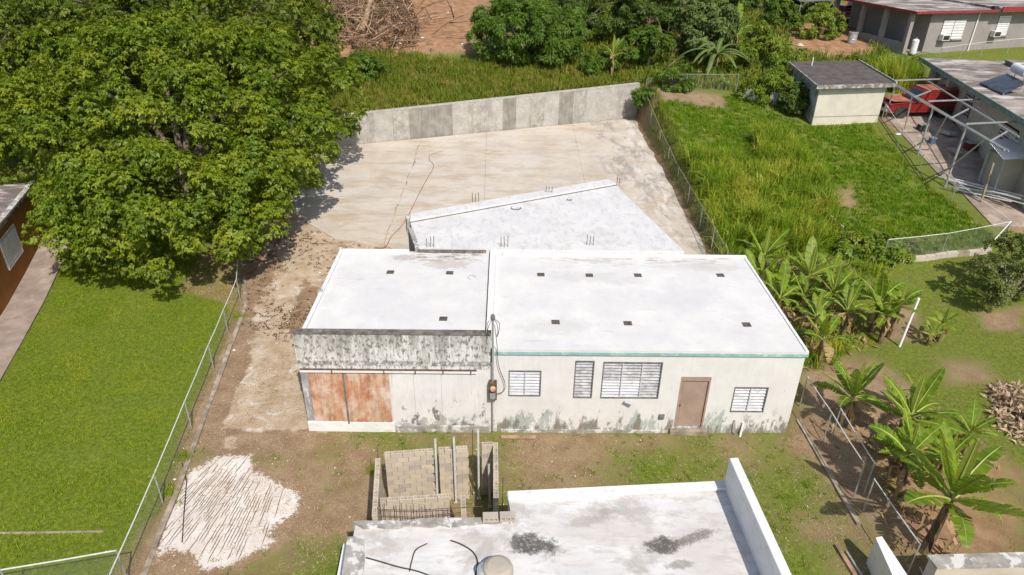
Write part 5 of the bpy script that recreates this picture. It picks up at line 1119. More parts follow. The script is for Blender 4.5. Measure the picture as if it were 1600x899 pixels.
for a in ((25.0, 16.6), (25.3, 18.3)): MB().tube([(*a, 1.2), (*a, 3.46)], .05, 6).build('post', 'galv', can)
part('wall', 'beige_wall', can, ((25.4, 17.0, .9), (31, 18.6, 3.2)))
sp_ = (26.12, 18.78, 1.51)
for i in range(15):
    a = random.uniform(-.25, .35); l = random.uniform(.9, 1.9); p = Vector((25.0+random.uniform(-.7, .7), 17.3-i*.04+random.uniform(-.8, .8), 1.32+.03*i)); d = Vector((math.cos(-.75+a), math.sin(-.75+a), random.uniform(-.03, .03)))*l
    tag(MB().bar(p-d, p+d, .06, .04).build('scrap_rail', 'galv_pale' if i % 3 else 'galv'), 'loose metal rail in the scrap heap by the driveway end', 'scrap metal', 'scrap metal heap')
tag(MB().lathe((28.25, 26.03, 2.52), [(.2, .0), (.34, .03), (.36, .12), (.34, .22), (.2, .25)], 18).build('tyre', 'rubber'), 'old black tyre lying near the rear of the red four-wheel-drive', 'tyre')
ch = empty('maroon_chair', (28.58, 24.23, 2.27), 'dark red chair against the wall under the carport frame', 'chair'); c0 = ch.location
part('seat', 'maroon', ch, ((c0.x-.25, c0.y-.25, c0.z+.4), (c0.x+.25, c0.y+.25, c0.z+.47))); part('backrest', 'maroon', ch, ((c0.x-.25, c0.y+.2, c0.z+.47), (c0.x+.25, c0.y+.26, c0.z+.95)))
for dx in (-.2, .2):
    for dy in (-.2, .2): part('leg', 'maroon', ch, ((c0.x+dx-.02, c0.y+dy-.02, c0.z), (c0.x+dx+.02, c0.y+dy+.02, c0.z+.4)))
bx = Vector((26.47, 24.78, 2.35)); b = MB(); b.prism([(bx.x-.9, bx.y+.9), (bx.x-.5, bx.y+1.0), (bx.x+.5, bx.y-1.0), (bx.x+.0, bx.y-1.0)], bx.z+.02, bx.z+.22); tag(b.build('metal_trough', 'galv'), 'grey metal tray lying under the carport frame', 'tray')
for u, sx, sy, sz, m_, nm, s_ in (((25.37, 24.76, 2.34), .25, .2, .35, 'dark_stuff', 'crate', 'dark crate under the carport frame near the truck wheel'), ((26.93, 22.22, 1.99), .3, .25, .4, 'maroon', 'bin', 'dark red bin below the carport braces'), ((25.78, 21.78, 1.93), .2, .5, .12, 'deadwood', 'pallet', 'low wooden pallet in the middle of the driveway'), ((25.10, 23.01, 2.09), .15, .15, .3, 'blue_plastic', 'bucket', 'blue bucket beside the driveway post')):
    e = empty(nm, u, s_, nm)
    part('side', m_, e, ((u[0]-sx, u[1]-sy, u[2]+.05), (u[0]+sx, u[1]+sy, u[2]+.05+sz)), bevel=.02); part('rim', 'galv', e, ((u[0]-sx-.02, u[1]-sy-.02, u[2]+.052+sz), (u[0]+sx+.02, u[1]+sy+.02, u[2]+.08+sz)))
rock((23.71, 24.26, 2.27), .2, 'plastic_white', 'white_sack', None, 'small white sack beside the driveway fence', 'sack')

# ------------------------------------------------------------------ big trees on the left
tree('broad_tree', (-15.0, 15.5, 0.5), [((-.2, 1.0, 4.6), (6.4, 7.0, 3.6)), ((3.2, -1.0, 3.4), (3.9, 5.2, 2.6)), ((1.4, -5.2, 2.7), (4.4, 3.8, 2.3)), ((-.7, -4.2, 2.7), (2.7, 3.6, 2.3)), ((-1, 3, 6.0), (4.5, 5.0, 2.6)), ((-6.7, -1.2, 4.5), (2.5, 2.5, 1.8)), ((2.6, 5.8, 4.4), (4.6, 4.6, 3.0)), ((-7, 7.5, 4.0), (5.5, 6, 3.2))],
     'huge leafy tree spreading over the left lawn fence', leaf='leaf_big', trunk_r=.5, fork_h=2.0, nclump=980, cr=.64, nros=58, L=.145, Wd=.088, nl=7, inner=.42, nlimb=13, zmin=1.0)
tree('broad_tree', (-18.6, 29.5, 2.5), [((0, 0, 4.0), (7.5, 6.8, 3.4)), ((4.5, 1.0, 3.2), (4.2, 4.5, 2.6)), ((-6, -1, 3.5), (6, 6, 3.2))],
     'leafy tree behind the huge tree, reaching the cleared field', leaf='leaf_back', trunk_r=.4, fork_h=1.8, nclump=380, cr=.7, nros=50, L=.165, Wd=.10, nl=7, inner=.28, nlimb=24, zmin=.6)
tree('broad_tree', (-30.5, 25.5, 1.2), [((0, 0, 4.6), (8.0, 8.5, 3.6)), ((1.5, -3.5, 3.6), (5.5, 4.5, 2.8))],
     'leafy tree at the left edge beyond the orange house', leaf='leaf_back', trunk_r=.42, fork_h=2.0, nclump=270, cr=.8, nros=42, L=.18, Wd=.105, nl=7, inner=.28, nlimb=24, zmin=.6)
tree('broad_tree', (-33.0, 44.0, 3.0), [((0, 0, 3.6), (11.0, 8.0, 3.2))], 'pale green tree filling the top left corner', leaf='leaf_pale', trunk_r=.4, fork_h=2.0, nclump=190, cr=1.1, nros=34, L=.34, Wd=.15, inner=.25, zmin=.4)
tree('broad_tree', (-20.0, 44.5, 3.6), [((0, 0, 2.2), (4.6, 4.5, 2.2))], 'round green tree between the corner tree and the brush heap', leaf='leaf_back', trunk_r=.25, fork_h=1.2, nclump=110, cr=.8, nros=30, L=.3, Wd=.13, inner=.25, zmin=.2)

# ------------------------------------------------------------------ trees and bushes along the back
def at(p): return (p[0], p[1], tz(p[0], p[1]))
tree('mango_tree', at((1.72, 37.04)), [((0, 0, 2.6), (3.2, 2.6, 2.0)), ((2.4, .3, 2.1), (2.0, 2.0, 1.6)), ((-1.6, -.3, 1.9), (2.0, 1.8, 1.4)), ((.8, -1.2, 1.6), (2.0, 1.4, 1.2))], 'rounded bright green mango-like tree behind the retaining wall', leaf='leaf_mango', trunk_r=.2, fork_h=.9, nclump=170, cr=.55, nros=40, L=.26, Wd=.085, nl=7, inner=.2)
tree('leafy_tree', at((6.20, 42.44)), [((0, 0, 2.2), (2.4, 2.4, 2.0)), ((2.0, .2, 2.4), (2.4, 2.2, 1.9)), ((-3.5, 1.5, 2.2), (2.6, 2.2, 1.8))], 'dark green tree right of the mango-like tree', leaf='leaf_dark', trunk_r=.18, nclump=130, cr=.55, nros=34, L=.24, Wd=.10, inner=.2)
tree('leafy_tree', at((11.60, 42.43)), [((0, 0, 2.0), (2.4, 2.2, 1.9)), ((2.2, 1.2, 2.6), (2.0, 2.0, 1.6))], 'dark tree behind the brown twig tangle', leaf='leaf_dark', trunk_r=.18, nclump=100, cr=.55, nros=32, L=.24, Wd=.10, inner=.2)
tree('leafy_tree', at((10.74, 35.52)), [((.2, 0, 1.9), (1.2, 1.0, .9)), ((-1.2, .2, 1.5), (1.2, 1.0, .9))], 'small tree with pale forked trunk behind the wall corner', leaf='leaf_mango', trunk_r=.10, fork_h=1.0, nclump=50, cr=.4, nros=22, L=.24, Wd=.12, bark='pale_bark', inner=.2)
tree('vine_tree', at((14.66, 36.59)), [((0, 0, 1.8), (1.5, 1.3, 1.6)), ((-.4, .6, 3.0), (1.3, 1.2, 1.1)), ((.9, .8, 2.6), (1.3, 1.2, 1.3))], 'pale-leaved tree smothered in vines beside the twig tangle', leaf='leaf_pale', trunk_r=.12, nclump=90, cr=.4, nros=28, L=.26, Wd=.17, inner=.2)
BUSHES = [
    ((935, 118), 1.1, .9, .9, 'leaf_mango', 'leafy bush at the grass edge behind the retaining wall'),
    ((1052, 138), 1.3, .9, .8, 'leaf_mango', 'bright bush just right of the retaining wall end'),
    ((1160, 78), 1.8, 1.5, 1.2, 'leaf_bright', 'yellow-green bush right of the arching fronds'),
    ((1190, 105), 1.7, 1.3, 1.1, 'leaf_bright', 'mid green bush above the corrugated sheets'),
    ((1196, 158), 1.7, 1.0, 1.0, 'leaf_bright', 'spreading shrub over the corrugated sheets'),
    ((1240, 165), .6, 1.2, .9, 'leaf_dark', 'dark vine bush climbing the side of the hut'),
    ((1228, 120), 1.2, 1.2, .9, 'leaf_bright', 'light green bush behind the hut corner'),
    ((1278, 58), 1.7, 1.3, 1.3, 'leaf_bright', 'yellow-green bush in front of the red car'),
    ((1215, 45), 1.3, 1.2, 1.3, 'leaf_mango', 'green bush beside the bare earth heap'),
    ((1262, 22), 1.4, 1.3, 1.6, 'leaf_pale', 'pale bush between the shelter and the red car'),
    ((1185, 18), 2.4, 1.6, 1.6, 'leaf_dark', 'dark bush left of the tarpaulin shelter'),
    ((1130, 20), 2.0, 1.8, 1.8, 'leaf_mango', 'green tree-like bush at the top edge behind the fronds'),
    ((1060, 12), 2.6, 2.0, 1.8, 'leaf_dark', 'dark thicket at the top edge above the twig tangle'),
    ((960, 8), 3.0, 2.0, 2.0, 'leaf_mango', 'leafy thicket at the top edge above the dark tree'),
    ((1010, 160), .8, .6, .5, 'leaf_mango', 'low bush at the corner of the back fence'),
    ((1395, 400), 1.0, .6, .4, 'leaf_bright', 'yellowish shrub left of the low whitewashed wall'),
    ((1345, 395), .9, .6, .4, 'leaf_bright', 'straggly shrub behind the tallest banana group'),
    ((560, 128), 1.6, 1.2, .9, 'leaf_mango', 'bush in the rough grass right of the huge tree'),
    ((1585, 275), 1.2, .9, .8, 'leaf_dark', 'dark shrub behind the scrap metal heap'),
    ((1590, 30), 1.5, 1.0, .8, 'leaf_bright', 'bush'),
]
for (u, rx, ry, rz, lf, lab), p in zip(BUSHES, [(6.98, 34.88), (11.60, 31.12), (18.42, 39.14), (18.81, 35.41), (17.22, 29.10), (18.44, 27.69), (19.99, 33.55), (25.77, 43.29), (23.36, 46.04), (28.10, 52.09), (23.78, 52.90), (20.29, 52.13), (16.56, 54.12), (10.60, 54.88), (9.90, 31.17), (17.73, 11.47), (16.37, 11.68), (-9.92, 33.03), (27.31, 18.46)]):
    z0 = tz(*p)
    base = (p[0], p[1], z0 if lab.split()[0] != 'creeper' else 4.2)
    k = rx*ry+rz*(rx+ry)
    bush('bush', base, [((0, 0, rz*.75), (rx, ry, rz)), ((rx*.55, ry*.3, rz*.6), (rx*.6, ry*.6, rz*.7)), ((-rx*.5, -ry*.2, rz*.55), (rx*.6, ry*.6, rz*.65))], lab, lf, nclump=int(16+k*9), cr=.32, nros=20, L=.2, Wd=.095, inner=.2, group='bushes along the back of the lots')
# brown tangle of dry twigs
tw = MB(); c = at((12.70, 37.47))
for i in range(170):
    a = random.uniform(0, 6.28); r = random.uniform(0, 1.7); p = Vector((c[0]+r*math.cos(a), c[1]+r*math.sin(a)*.8, c[2]+random.uniform(.1, 2.4)*(1-r/2.4))); d = Vector((random.gauss(0, .5), random.gauss(0, .4), random.gauss(.1, .4)))
    tw.tube([p, p+d*.6+Vector((0, 0, .1)), p+d*1.2], .02, 3, .006)
tag(tw.build('twig_tangle', 'deadwood'), 'brown tangle of dry twigs among the dark trees', 'brush', kind='stuff')
for i, (p, q, s_) in enumerate((((11.48, 34.56, 3.60), (12.59, 33.50, 4.88), 'bare pale branch leaning by the twig tangle'), ((12.95, 33.06, 3.50), (13.71, 32.50, 4.06), 'short bare branch lying behind the back fence'), ((10.11, 34.63, 3.30), (10.41, 33.20, 4.05), 'pale crooked log near the small forked tree'))):
    tag(MB().tube(jag((p[0], p[1], p[2]+.05), (q[0], q[1], max(q[2], p[2]+.3)), 3, .1), .07, 6, .03).build('branch', 'pale_bark'), s_, 'branch')
# arching frond plant and banana plants at the back
def fronds(base, n, L, label, name='frond_plant', m_='leaf_bright', wide=.16, stems=3):
    e = empty(name, base, label, 'plant')
    b = MB()
    for k in range(stems): b.tube([(base[0]+random.uniform(-.3, .3), base[1]+random.uniform(-.2, .2), base[2]-.1), (base[0]+random.uniform(-.4, .4), base[1], base[2]+L*.45)], .09, 6, .05)
    b.build('stem', 'pale_bark', e)
    for i in range(n):
        az = random.uniform(0, 6.28); el = random.uniform(.7, 1.35); l = L*random.uniform(.8, 1.15); V = []; F = []; ns = 10
        p = Vector((base[0], base[1], base[2]+L*.35)); d = Vector((math.cos(az)*math.cos(el), math.sin(az)*math.cos(el), math.sin(el))); s = Vector((-math.sin(az), math.cos(az), 0))
        for k in range(ns+1):
            w = wide*math.sin(math.pi*min(1, (k+.6)/(ns+.6)))**.6
            V += [p-s*w-Vector((0, 0, w*.4)), p, p+s*w-Vector((0, 0, w*.4))]
            if k < ns: j = 3*k; F += [(j, j+1, j+4, j+3), (j+1, j+2, j+5, j+4)]
            d = (d+Vector((math.cos(az)*.06, math.sin(az)*.06, -.20))).normalized(); p = p+d*(l/ns)
        MB().add(V, F).build('frond', m_, e)
    return e
fronds(at((15.09, 34.38)), 22, 3.0, 'arching frond plant with pale drooping leaves behind the back fence', m_='leaf_pale')
fronds(at((20.39, 37.22)), 14, 1.7, 'feathery yellow-green plant left of the bare earth heap')
P = at((26.97, 31.99)); P = np.array([(P[0]+random.gauss(0, .7), P[1]+random.gauss(0, .8), 0) for _ in range(60)]); P[:, 2] = terrain_height(P[:, 0], P[:, 1])
stuff_ = tag(link('tall_grass_clump', cat_mesh('tall_grass_clump', [tufts(P, 30, 1.7, .05, .12, .35)]), 'cane_blade'), 'yellow-green clump of tall grass between the hut and the red four-wheel-drive', 'grass clump', kind='stuff')
fronds(at((28.47, 34.11)), 16, 2.2, 'leafy green clump rising behind the red four-wheel-drive', m_='leaf_mango', wide=.12)
banana(at((7.84, 34.39)), 1.6, 1.5, 8, 'banana plant standing behind the retaining wall', group='banana plants behind the wall')
banana(at((17.32, 38.08)), 1.8, 2.2, 7, 'tall banana plant with one upright pale leaf above the arching fronds', group='banana plants behind the wall')
# ------------------------------------------------------------------ right-hand garden
BAN = [
    ((11.45, 3.87), 1.35, 1.25, 8, 'banana plant close to the front right corner of the white roof'),
    ((11.02, 6.67), 1.2, 1.35, 8, 'banana plant touching the right edge of the white roof'),
    ((12.53, 8.07), 1.7, 1.5, 9, 'banana plant with splayed leaves beyond the roof corner'),
    ((12.91, 6.69), 1.5, 1.3, 9, 'banana plant in the middle of the dense clump by the roof'),
    ((11.9, 5.4), 1.3, 1.3, 8, 'low banana plant between the dense clump and the roof edge'),
    ((11.3, 9.6), 1.6, 1.6, 9, 'banana plant at the back corner of the white roof'),
    ((13.0, 5.4), 1.5, 1.2, 8, 'banana plant with yellowing leaves below the dense clump'),
    ((14.27, 5.8), 1.9, 1.4, 8, 'tall reddish-stemmed banana plant with one upright yellow leaf'),
    ((14.78, 5.6), 1.8, 1.2, 7, 'banana plant beside the tall reddish-stemmed one'),
    ((14.3, 5.1), 1.5, 1.15, 8, 'banana plant just behind the white pole'),
    ((15.96, 4.96), .75, .7, 5, 'smallest banana sapling right of the white pole'),
    ((16.46, 5.18), .9, .8, 5, 'thin banana sapling farthest right of the white pole'),
    ((11.05, 0.26), 1.4, 1.55, 10, 'banana plant with brown skirt beside the house corner fence'),
    ((12.2, -0.5), 1.5, 1.5, 10, 'banana plant in the middle of the front garden row'),
    ((13.5, 0.9), .9, .9, 6, 'small banana plant between the leaf heap and the front row'),
    ((14.0, -0.75), 1.0, 1.05, 8, 'star-shaped banana plant standing apart below the leaf heap'),
    ((11.3, -2.5), 1.7, 1.6, 9, 'banana plant leaning over the fence behind the biggest one'),
    ((10.7, 8.4), 1.1, 1.2, 7, 'low banana sucker at the roof edge between two taller plants'),
    ((13.6, 8.6), 1.2, 1.2, 7, 'banana plant in front of the tall cane grass'),
    ((12.0, 7.2), .9, 1.1, 7, 'short banana sucker hidden inside the dense clump'),
    ((13.7, 6.9), 1.1, 1.1, 7, 'banana plant between the dense clump and the reddish-stemmed pair'),
    ((11.9, -1.5), .9, 1.2, 8, 'low banana sucker between the front row and the fence'),
    ((12.9, -1.6), .8, 1.0, 7, 'short banana sucker behind the biggest plant'),
    ((10.95, -4.45), 2.1, 1.95, 11, 'biggest banana plant beside the grey garden wall')]
for i, ((x_, y_), hs, L, n, lab) in enumerate(BAN):
    lean = (-.15, .0) if i == 16 else ((.25, .15) if i == len(BAN)-1 else (random.uniform(-.12, .12), random.uniform(-.12, .12)))
    banana((x_, y_, tz(x_, y_)), hs*.78*random.uniform(.85, 1.15), L*(1.0 if i < len(BAN)-1 else .98)*random.uniform(.9, 1.1), n+2, lab, lean=lean, dead=3 if i in (12, 14) else (2 if i % 2 else 1))
CT = (20.4, 7.9, tz(20.4, 7.9))
tree('citrus_tree', CT, [((0, 0, 1.5), (1.3, 1.2, 1.1)), ((-.8, -.3, 1.3), (1.0, .9, .8)), ((.9, .4, 1.9), (1.1, 1.0, 1.0))], 'small open citrus tree on the lawn at the right edge', leaf='leaf_citrus', trunk_r=.07, fork_h=.6, nclump=70, cr=.3, nros=11, L=.16, Wd=.08, inner=.3, nlimb=26, bark='pale_bark')
tree('citrus_tree', (22.6, 8.9, .1), [((0, 0, 1.6), (1.2, 1.2, 1.2))], 'leafy sapling behind the small citrus tree', leaf='leaf_mango', trunk_r=.06, fork_h=.6, nclump=40, cr=.34, nros=16, L=.2, Wd=.09, inner=.3, bark='pale_bark')
# heap of dry leaves
C = scatter([(16.56, 2.27), (17.54, 2.63), (18.08, 2.29), (16.50, -0.27), (15.91, -0.42), (15.73, 0.62)], 55); h = 0.55*np.clip(sdist([(16.56, 2.27), (17.54, 2.63), (18.08, 2.29), (16.50, -0.27), (15.91, -0.42), (15.73, 0.62)], C[:, 0], C[:, 1])/1.0, 0, 1)
C[:, 2] += h*rng.uniform(.2, 1.0, len(C))
lp = empty('leaf_heap', (16.57, 0.93, -0.00), 'heap of dry brown leaves and cuttings on the right lawn', 'leaf heap')
V, F = rosettes(C, norm(rng.normal(size=C.shape)+np.array([0, 0, 1])), 4, .32, .09, .1); o = link('dry_leaves', fmesh('dry_leaves', V-np.array(lp.location), F), 'heap_leaf', lp)
tag(o, kind='stuff')
part('white_board', 'plastic_white', None, ((16.75, .35, .12), (17.15, .55, .6))); o = bpy.data.objects['white_board']; tag(o, 'white board lying against the heap of dry leaves', 'board')
# litter of dead banana leaves under the plants
C = np.concatenate([scatter([(x_-.9, y_-.9), (x_+.9, y_-.9), (x_+.9, y_+.9), (x_-.9, y_+.9)], 9) for (x_, y_), *_ in BAN[:7]+BAN[12:]]); C[:, 2] += .04
V, F = rosettes(C, norm(rng.normal(0, .3, size=C.shape)+np.array([0, 0, 1])), 2, .38, .08, .05); tag(link('leaf_litter', fmesh('leaf_litter', V, F), 'dry_leaf'), 'dead brown banana leaves scattered under the plants', 'leaf litter', kind='stuff')

# ------------------------------------------------------------------ brush heap on the cleared field
bh = empty('brush_heap', (-10.40, 41.88, 4.61), 'heap of felled branches and stumps on the cleared field', 'brush heap')
BHP = [(-19.08, 53.65), (-19.71, 64.20), (-9.02, 55.93), (-6.85, 44.27), (-6.51, 38.70), (-10.54, 36.78), (-12.87, 39.12)]
P = np.concatenate([scatter(BHP, 2.6), scatter([(-16, 36.5), (-4.5, 37.5), (-3.5, 50), (-9, 62), (-22, 60)], .35)]); b = MB()
for p in P:
    l = random.choice((.6, 1.0, 1.6, 2.6, 3.4)); d = Vector((random.gauss(.25, 1), random.gauss(0, .7), abs(random.gauss(.2, .4)))).normalized()*l; z_ = random.uniform(.03, .5); q = Vector(p)+Vector((0, 0, z_)); r_ = random.choice((.012, .02, .03, .05, .07))
    b.tube([q, q+d*.5+Vector((random.gauss(0, .1), 0, random.gauss(.05, .1))), q+d], r_, 4, r_*.35)
tag(b.build('branches', 'deadwood', bh), kind='stuff')
for p, q, r_ in (((-11.16, 41.84, 4.61), (-10.95, 46.00, 6.48), .28), ((-10.06, 46.39, 4.92), (-8.00, 41.00, 4.55), .12), ((-16.82, 44.94, 4.19), (-12.32, 38.79, 4.30), .14), ((-13.29, 47.65, 4.96), (-9.49, 39.26, 4.35), .16), ((-15.57, 51.79, 4.90), (-11.96, 40.77, 4.53), .12)):
    MB().tube(jag((p[0], p[1], p[2]+.2), (q[0], q[1], max(q[2], p[2])+.25), 3, .12), r_, 8, r_*.6).build('log', 'deadwood', bh)
C = scatter(BHP, 10); C[:, 2] += .1+.35*rng.uniform(0, 1, len(C)); V, F = rosettes(C, norm(rng.normal(size=C.shape)+np.array([0, 0, 1])), 3, .3, .10); o = link('leaf_trash', fmesh('leaf_trash', V-np.array(bh.location), F), 'dark_litter', bh); tag(o, kind='stuff')
P = scatter(BHP, 1.0); P = P[rng.permutation(len(P))[:70]]
for i, p in enumerate(P): rock((p[0], p[1], p[2]+.1), random.uniform(.07, .22), random.choice(('white_caliche_rock', 'plastic_white', 'dark_stuff', 'litter', 'dark_stuff')), 'debris', bh)
for i, (u, r_) in enumerate((((-1.96, 40.40, 4.34), .22), ((-3.09, 39.97, 4.31), .14), ((-4.93, 50.49, 5.21), .13), ((-5.21, 44.13, 4.77), .14), ((-1.95, 50.68, 5.23), .25), ((-6.26, 41.10, 4.55), .15))):
    rock((u[0], u[1], u[2]+.02), r_, 'white_caliche_rock', 'stone', None, ('pale stone on the bare field close to the mango-like tree', 'small pale stone just left of the one by the mango-like tree', 'small pale stone near the top edge of the bare field', 'small pale stone in the middle of the bare field', 'largest pale stone at the top edge by the mango-like tree', 'pale stone on the bare field beside the brush heap')[i], 'stone', 'stones on the bare field')
for i, (u, r_, s_) in enumerate((((24.28, 37.37, 4.11), .35, 'pale rubble lump behind the dark hut roof'), ((23.25, 40.30, 4.50), .3, 'reddish earth lump beside the yellow-green bush'), ((16.80, 17.20, 1.28), .4, 'dry brown brush lump on the sloping lawn'), ((9.26, 32.90, 2.61), .3, 'white rubble by the end of the retaining wall'))):
    rock((u[0], u[1], u[2]+.02), r_, 'block_pale', 'rubble', None, s_, 'rubble')

# ------------------------------------------------------------------ grass
def stuff(name, me, m_, label): tag(link(name, me, m_), label, name.replace('_', ' '), kind='stuff')
def gkeep(lo, hi): return lambda X_, Y_: sstep(lo, hi, sample(grass, np.stack([X_, Y_], 1))+(fbm(X_, Y_, .35, 41)-.5)*.5)
LAWNV = [(-18.5, -7.2), (-8.4, -7.2), (-8.6, -3), (-10.0, 7.3), (-10.9, 10.5), (-19.2, 12.6), (-17.0, 3.4), (-15.6, -2.6)]
P = scatter(LAWNV, 640, lambda X_, Y_: .45+.75*fbm(X_, Y_, 1.1, 17)); P = P[sdist(LAWNV, P[:, 0], P[:, 1]) > .03]
stuff('lawn_grass', cat_mesh('lawn_grass', [blades(P, .085, .024, .75)]), 'lawn_blade', 'bright green mown grass of the left lawn')
FR = [(-8.3, -7.3), (-9.8, 7.2), (-5.6, 7.2), (-5.6, -.1), (9.1, -.1), (9.5, 1.5), (10.0, -7.3)]
P = scatter(FR, 520, gkeep(.22, .75))
stuff('yard_grass', cat_mesh('yard_grass', [blades(P, .05, .018, .6)]), 'yard_blade', 'thin patchy grass in front of the white house')
GR = [(9.7, -6), (9.7, 10.8), (17.5, 10.9), (26, 12.2), (30, 5), (18, -6)]
P = scatter(GR, 300, gkeep(.4, .8)); stuff('garden_grass', cat_mesh('garden_grass', [blades(P, .07, .024, .5)]), 'lawn_blade', 'short green grass of the banana garden')
SL_ = [(10.3, 11), (10.3, 29.5), (16, 29.6), (18.5, 25.2), (22.6, 25.5), (22.4, 19), (23.2, 12.6), (17.4, 11.2)]
P = scatter(SL_, 24, gkeep(.3, .7)); hh = .10+.22*fbm(P[:, 0], P[:, 1], 1.6, 51)
stuff('slope_grass', cat_mesh('slope_grass', [tufts(P, 16, hh, .024, .10, .7)]), 'slope_blade', 'green grass of the sloping lot behind the fence')
CANE = [(10.15, 12.0), (10.2, 17.0), (10.4, 20.5), (12.2, 20.0), (14.0, 19.5), (15.0, 23.5), (16.6, 24), (16.6, 19.0), (16.4, 15.5), (15.6, 12.6), (13.5, 11.2)]
P = scatter(CANE, 15, lambda X_, Y_: .35+.75*fbm(X_, Y_, 1.0, 61)); hh = .55+1.5*fbm(P[:, 0], P[:, 1], 1.0, 62)**1.3
stuff('cane_grass', cat_mesh('cane_grass', [tufts(P, 34, hh, .045, .11, .55)]), 'cane_blade', 'tall yellow-green cane grass beyond the yard fence')
WD = [(10.0, 4.2), (10.1, 12.0), (13.5, 11.4), (17.0, 11.2), (16.6, 9.2), (14.2, 7.4), (13.4, 4.8), (11.5, 3.2)]
P = scatter(WD, 7, lambda X_, Y_: np.clip((fbm(X_, Y_, 1.3, 97)-.3)*2.2, 0, 1)); hh = .25+.6*fbm(P[:, 0], P[:, 1], 1.2, 98)
stuff('garden_weeds', cat_mesh('garden_weeds', [tufts(P, 16, hh, .035, .12, .6)]), 'cane_blade', 'tangled weeds between the banana plants')
C = scatter(WD, 6, lambda X_, Y_: np.clip((fbm(X_, Y_, 1.1, 99)-.3)*2.2, 0, 1)); C[:, 2] += .1+.3*rng.uniform(0, 1, len(C))
V, F = rosettes(C, norm(rng.normal(0, .3, size=C.shape)+np.array([0, 0, 1])), 8, .24, .10); stuff('garden_vines', fmesh('garden_vines', V, F), 'leaf_bright', 'broad-leaved vines under the banana plants')
FENCE_STRIP = [(9.75, 10), (9.75, 31.4), (10.5, 31.0), (10.5, 10)]
P = scatter(FENCE_STRIP, 90); stuff('fence_weeds', cat_mesh('fence_weeds', [blades(P, .4, .035, .5, 2)]), 'field_blade', 'weeds along the yard fence')
BF = [(-11.5, 25.9), (9.4, 32.75), (9.6, 37), (2, 36.5), (-4, 37.0), (-8.3, 38.0), (-10.6, 37.5), (-13.5, 33), (-13, 26)]
P = scatter(BF, 12); hh = .35+.5*fbm(P[:, 0], P[:, 1], 1.5, 71)
stuff('field_grass', cat_mesh('field_grass', [tufts(P, 18, hh, .045, .12, .6)]), 'field_blade', 'rough tall grass behind the retaining wall')
BK = [(9.8, 31.9), (16, 30.4), (20, 30.5), (26.5, 31), (29.3, 37.8), (29, 45), (26, 52), (5, 56), (5, 37.2), (9.6, 37)]
P = scatter(BK, 42, gkeep(.3, .7)); hh = .3+.6*fbm(P[:, 0], P[:, 1], 2, 81)
stuff('back_weeds', cat_mesh('back_weeds', [blades(P, hh, .07, .5, 2)]), 'field_blade', 'weeds growing between the back trees')
C = scatter(BK, 3.2, gkeep(.3, .7)); C[:, 2] += .15+.25*rng.uniform(0, 1, len(C))
V, F = rosettes(C, norm(rng.normal(0, .3, size=C.shape)+np.array([0, 0, 1])), 9, .32, .14); stuff('ground_cover', fmesh('ground_cover', V, F), 'leaf_mango', 'low leafy ground cover under the back trees')
C = scatter(SL_, 2.0, gkeep(.3, .7)); C[:, 2] += .1
V, F = rosettes(C, norm(rng.normal(0, .3, size=C.shape)+np.array([0, 0, 1])), 8, .2, .09); stuff('lot_weeds', fmesh('lot_weeds', V, F), 'leaf_bright', 'broad-leaved weeds in the sloping lot')
P = scatter(FR, 11, gkeep(.15, .7)); hh = .05+.09*fbm(P[:, 0], P[:, 1], .7, 93)
stuff('yard_weeds', cat_mesh('yard_weeds', [tufts(P, 9, hh, .018, .05, .8)]), 'slope_blade', 'small green weed tufts dotting the front yard')
ST = scatter(FR, 75, lambda X_, Y_: .25+.75*(fbm(X_, Y_, .9, 91) > .45)); ST[:, 2] += .018
V, F = rosettes(ST, np.tile(np.array([[0, 0, 1.0]]), (len(ST), 1)), 2, .09, .014, .0, -.1, .25); stuff('straw_litter', fmesh('straw_litter', V, F), 'straw', 'dry straw and leaf bits strewn over the front yard')
FAR = [(-60, 38), (-14, 36), (-13, 48), (-60, 60)]
P = scatter(FAR, 14); stuff('far_grass', cat_mesh('far_grass', [blades(P, .5, .1, .5, 2)]), 'field_blade', 'grass beyond the left trees')
# tufts on the bare ground by the left fence
for u, s_ in (((-9.84, 6.50), 'grass tuft on the dirt beside the left fence'), ((-8.81, -1.23), 'grass tuft by the kerb above the white ground patch'), ((-8.61, -2.60), 'grass tuft at the kerb beside the white ground patch'), ((-3.33, -1.68), 'grass tuft beside the long left block wall')):
    P = np.array([(u[0]+random.gauss(0, .12), u[1]+random.gauss(0, .12), gz(*u)-.01) for _ in range(120)]); V, F = blades(P, .22, .02, .5); o = np.array((u[0], u[1], gz(*u)))
    tag(link('grass_tuft', fmesh('grass_tuft', V-o, F), 'lawn_blade', None, tuple(o)), s_, 'grass tuft', 'grass tufts', 'stuff')
LT = [(-10.6, 9.5), (-12.2, 16), (-11.0, 18.5), (-8.2, 15.2), (-6.2, 12.6), (-5.9, 7.0), (-7.2, 4.5), (-9.6, 6.0)]
C = scatter(LT, 38, lambda X_, Y_: np.clip((fbm(X_, Y_, 1.6, 95)-.35)*3, 0, 1)); C[:, 2] += .02
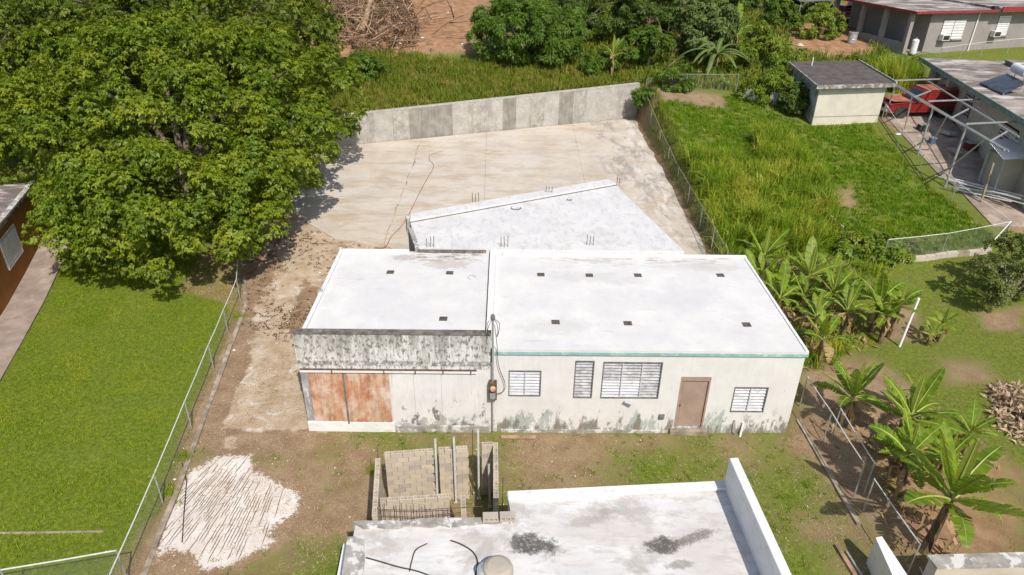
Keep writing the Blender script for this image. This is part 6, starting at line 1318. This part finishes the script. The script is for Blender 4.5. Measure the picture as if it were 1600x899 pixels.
V, F = rosettes(C, norm(rng.normal(0, .25, size=C.shape)+np.array([0, 0, 1])), 3, .10, .045, .0, -.1, .3); stuff('fallen_leaves', fmesh('fallen_leaves', V, F), 'dark_litter', 'dark fallen leaves on the dirt beside the huge tree')
# pebbles on the dirt
b = MB()
for i in range(260):
    if i % 3: x_, y_ = random.uniform(-9.5, -5.7), random.uniform(-6, 12)
    else: x_, y_ = random.uniform(-5, 9), random.uniform(-4.6, -.3)
    r_ = random.uniform(.008, .03)*(2.2 if random.random() < .06 else 1); z_ = gz(x_, y_); n = 5
    vs = [(x_+r_*random.uniform(.7, 1.2)*math.cos(k*1.2566), y_+r_*random.uniform(.7, 1.2)*math.sin(k*1.2566), z_) for k in range(n)]+[(x_, y_, z_+r_*.7)]
    b.add(vs, [(k, (k+1) % n, n) for k in range(n)])
tag(b.build('pebbles', 'white_caliche_rock'), 'small pale pebbles strewn over the dirt', 'pebbles', kind='stuff')
# furrowed rake lines of the white patch: added dark tubes stand for the grooves
b = MB()
for k in range(52):
    # a fan of long combed furrows, broken into stretches
    xb = -9.5+k*0.095; fan = .34-.009*k
    t_ = -.2
    while t_ < 4.4:
        l = random.uniform(.35, 1.3); d = (math.sin(fan), math.cos(fan)); p0 = (xb+d[0]*t_, -5.5+d[1]*t_); p1 = (xb+d[0]*(t_+l), -5.5+d[1]*(t_+l))
        if in_poly(CAL, np.array([p0[0], p1[0]]), np.array([p0[1], p1[1]])).all() and random.random() < .85:
            pts = [(x_+random.uniform(-.012, .012), y_, gz(x_, y_)+.008) for x_, y_ in (lerp(p0, p1, i/5) for i in range(6))]
            b.tube(pts, [.003, .010, .011, .010, .009, .003], 4)
        t_ += l+random.uniform(.02, .22)
tag(b.build('furrow_lines', 'furrow'), 'dark furrow lines combed over the white ground patch', 'furrows', kind='stuff')
tag(MB().tube([(p[0], p[1], gz(*p)+.03) for p in [(-8.77, -1.48), (-8.34, -2.24), (-7.99, -3.28), (-7.62, -4.31)]], .012, 4).build('wire', 'black_cable'), 'dark wire lying down the white ground patch', 'wire')
for o in list(bpy.data.objects):
    if o.name.startswith('bush') and o.get('label') == 'bush': bpy.data.objects.remove(o)
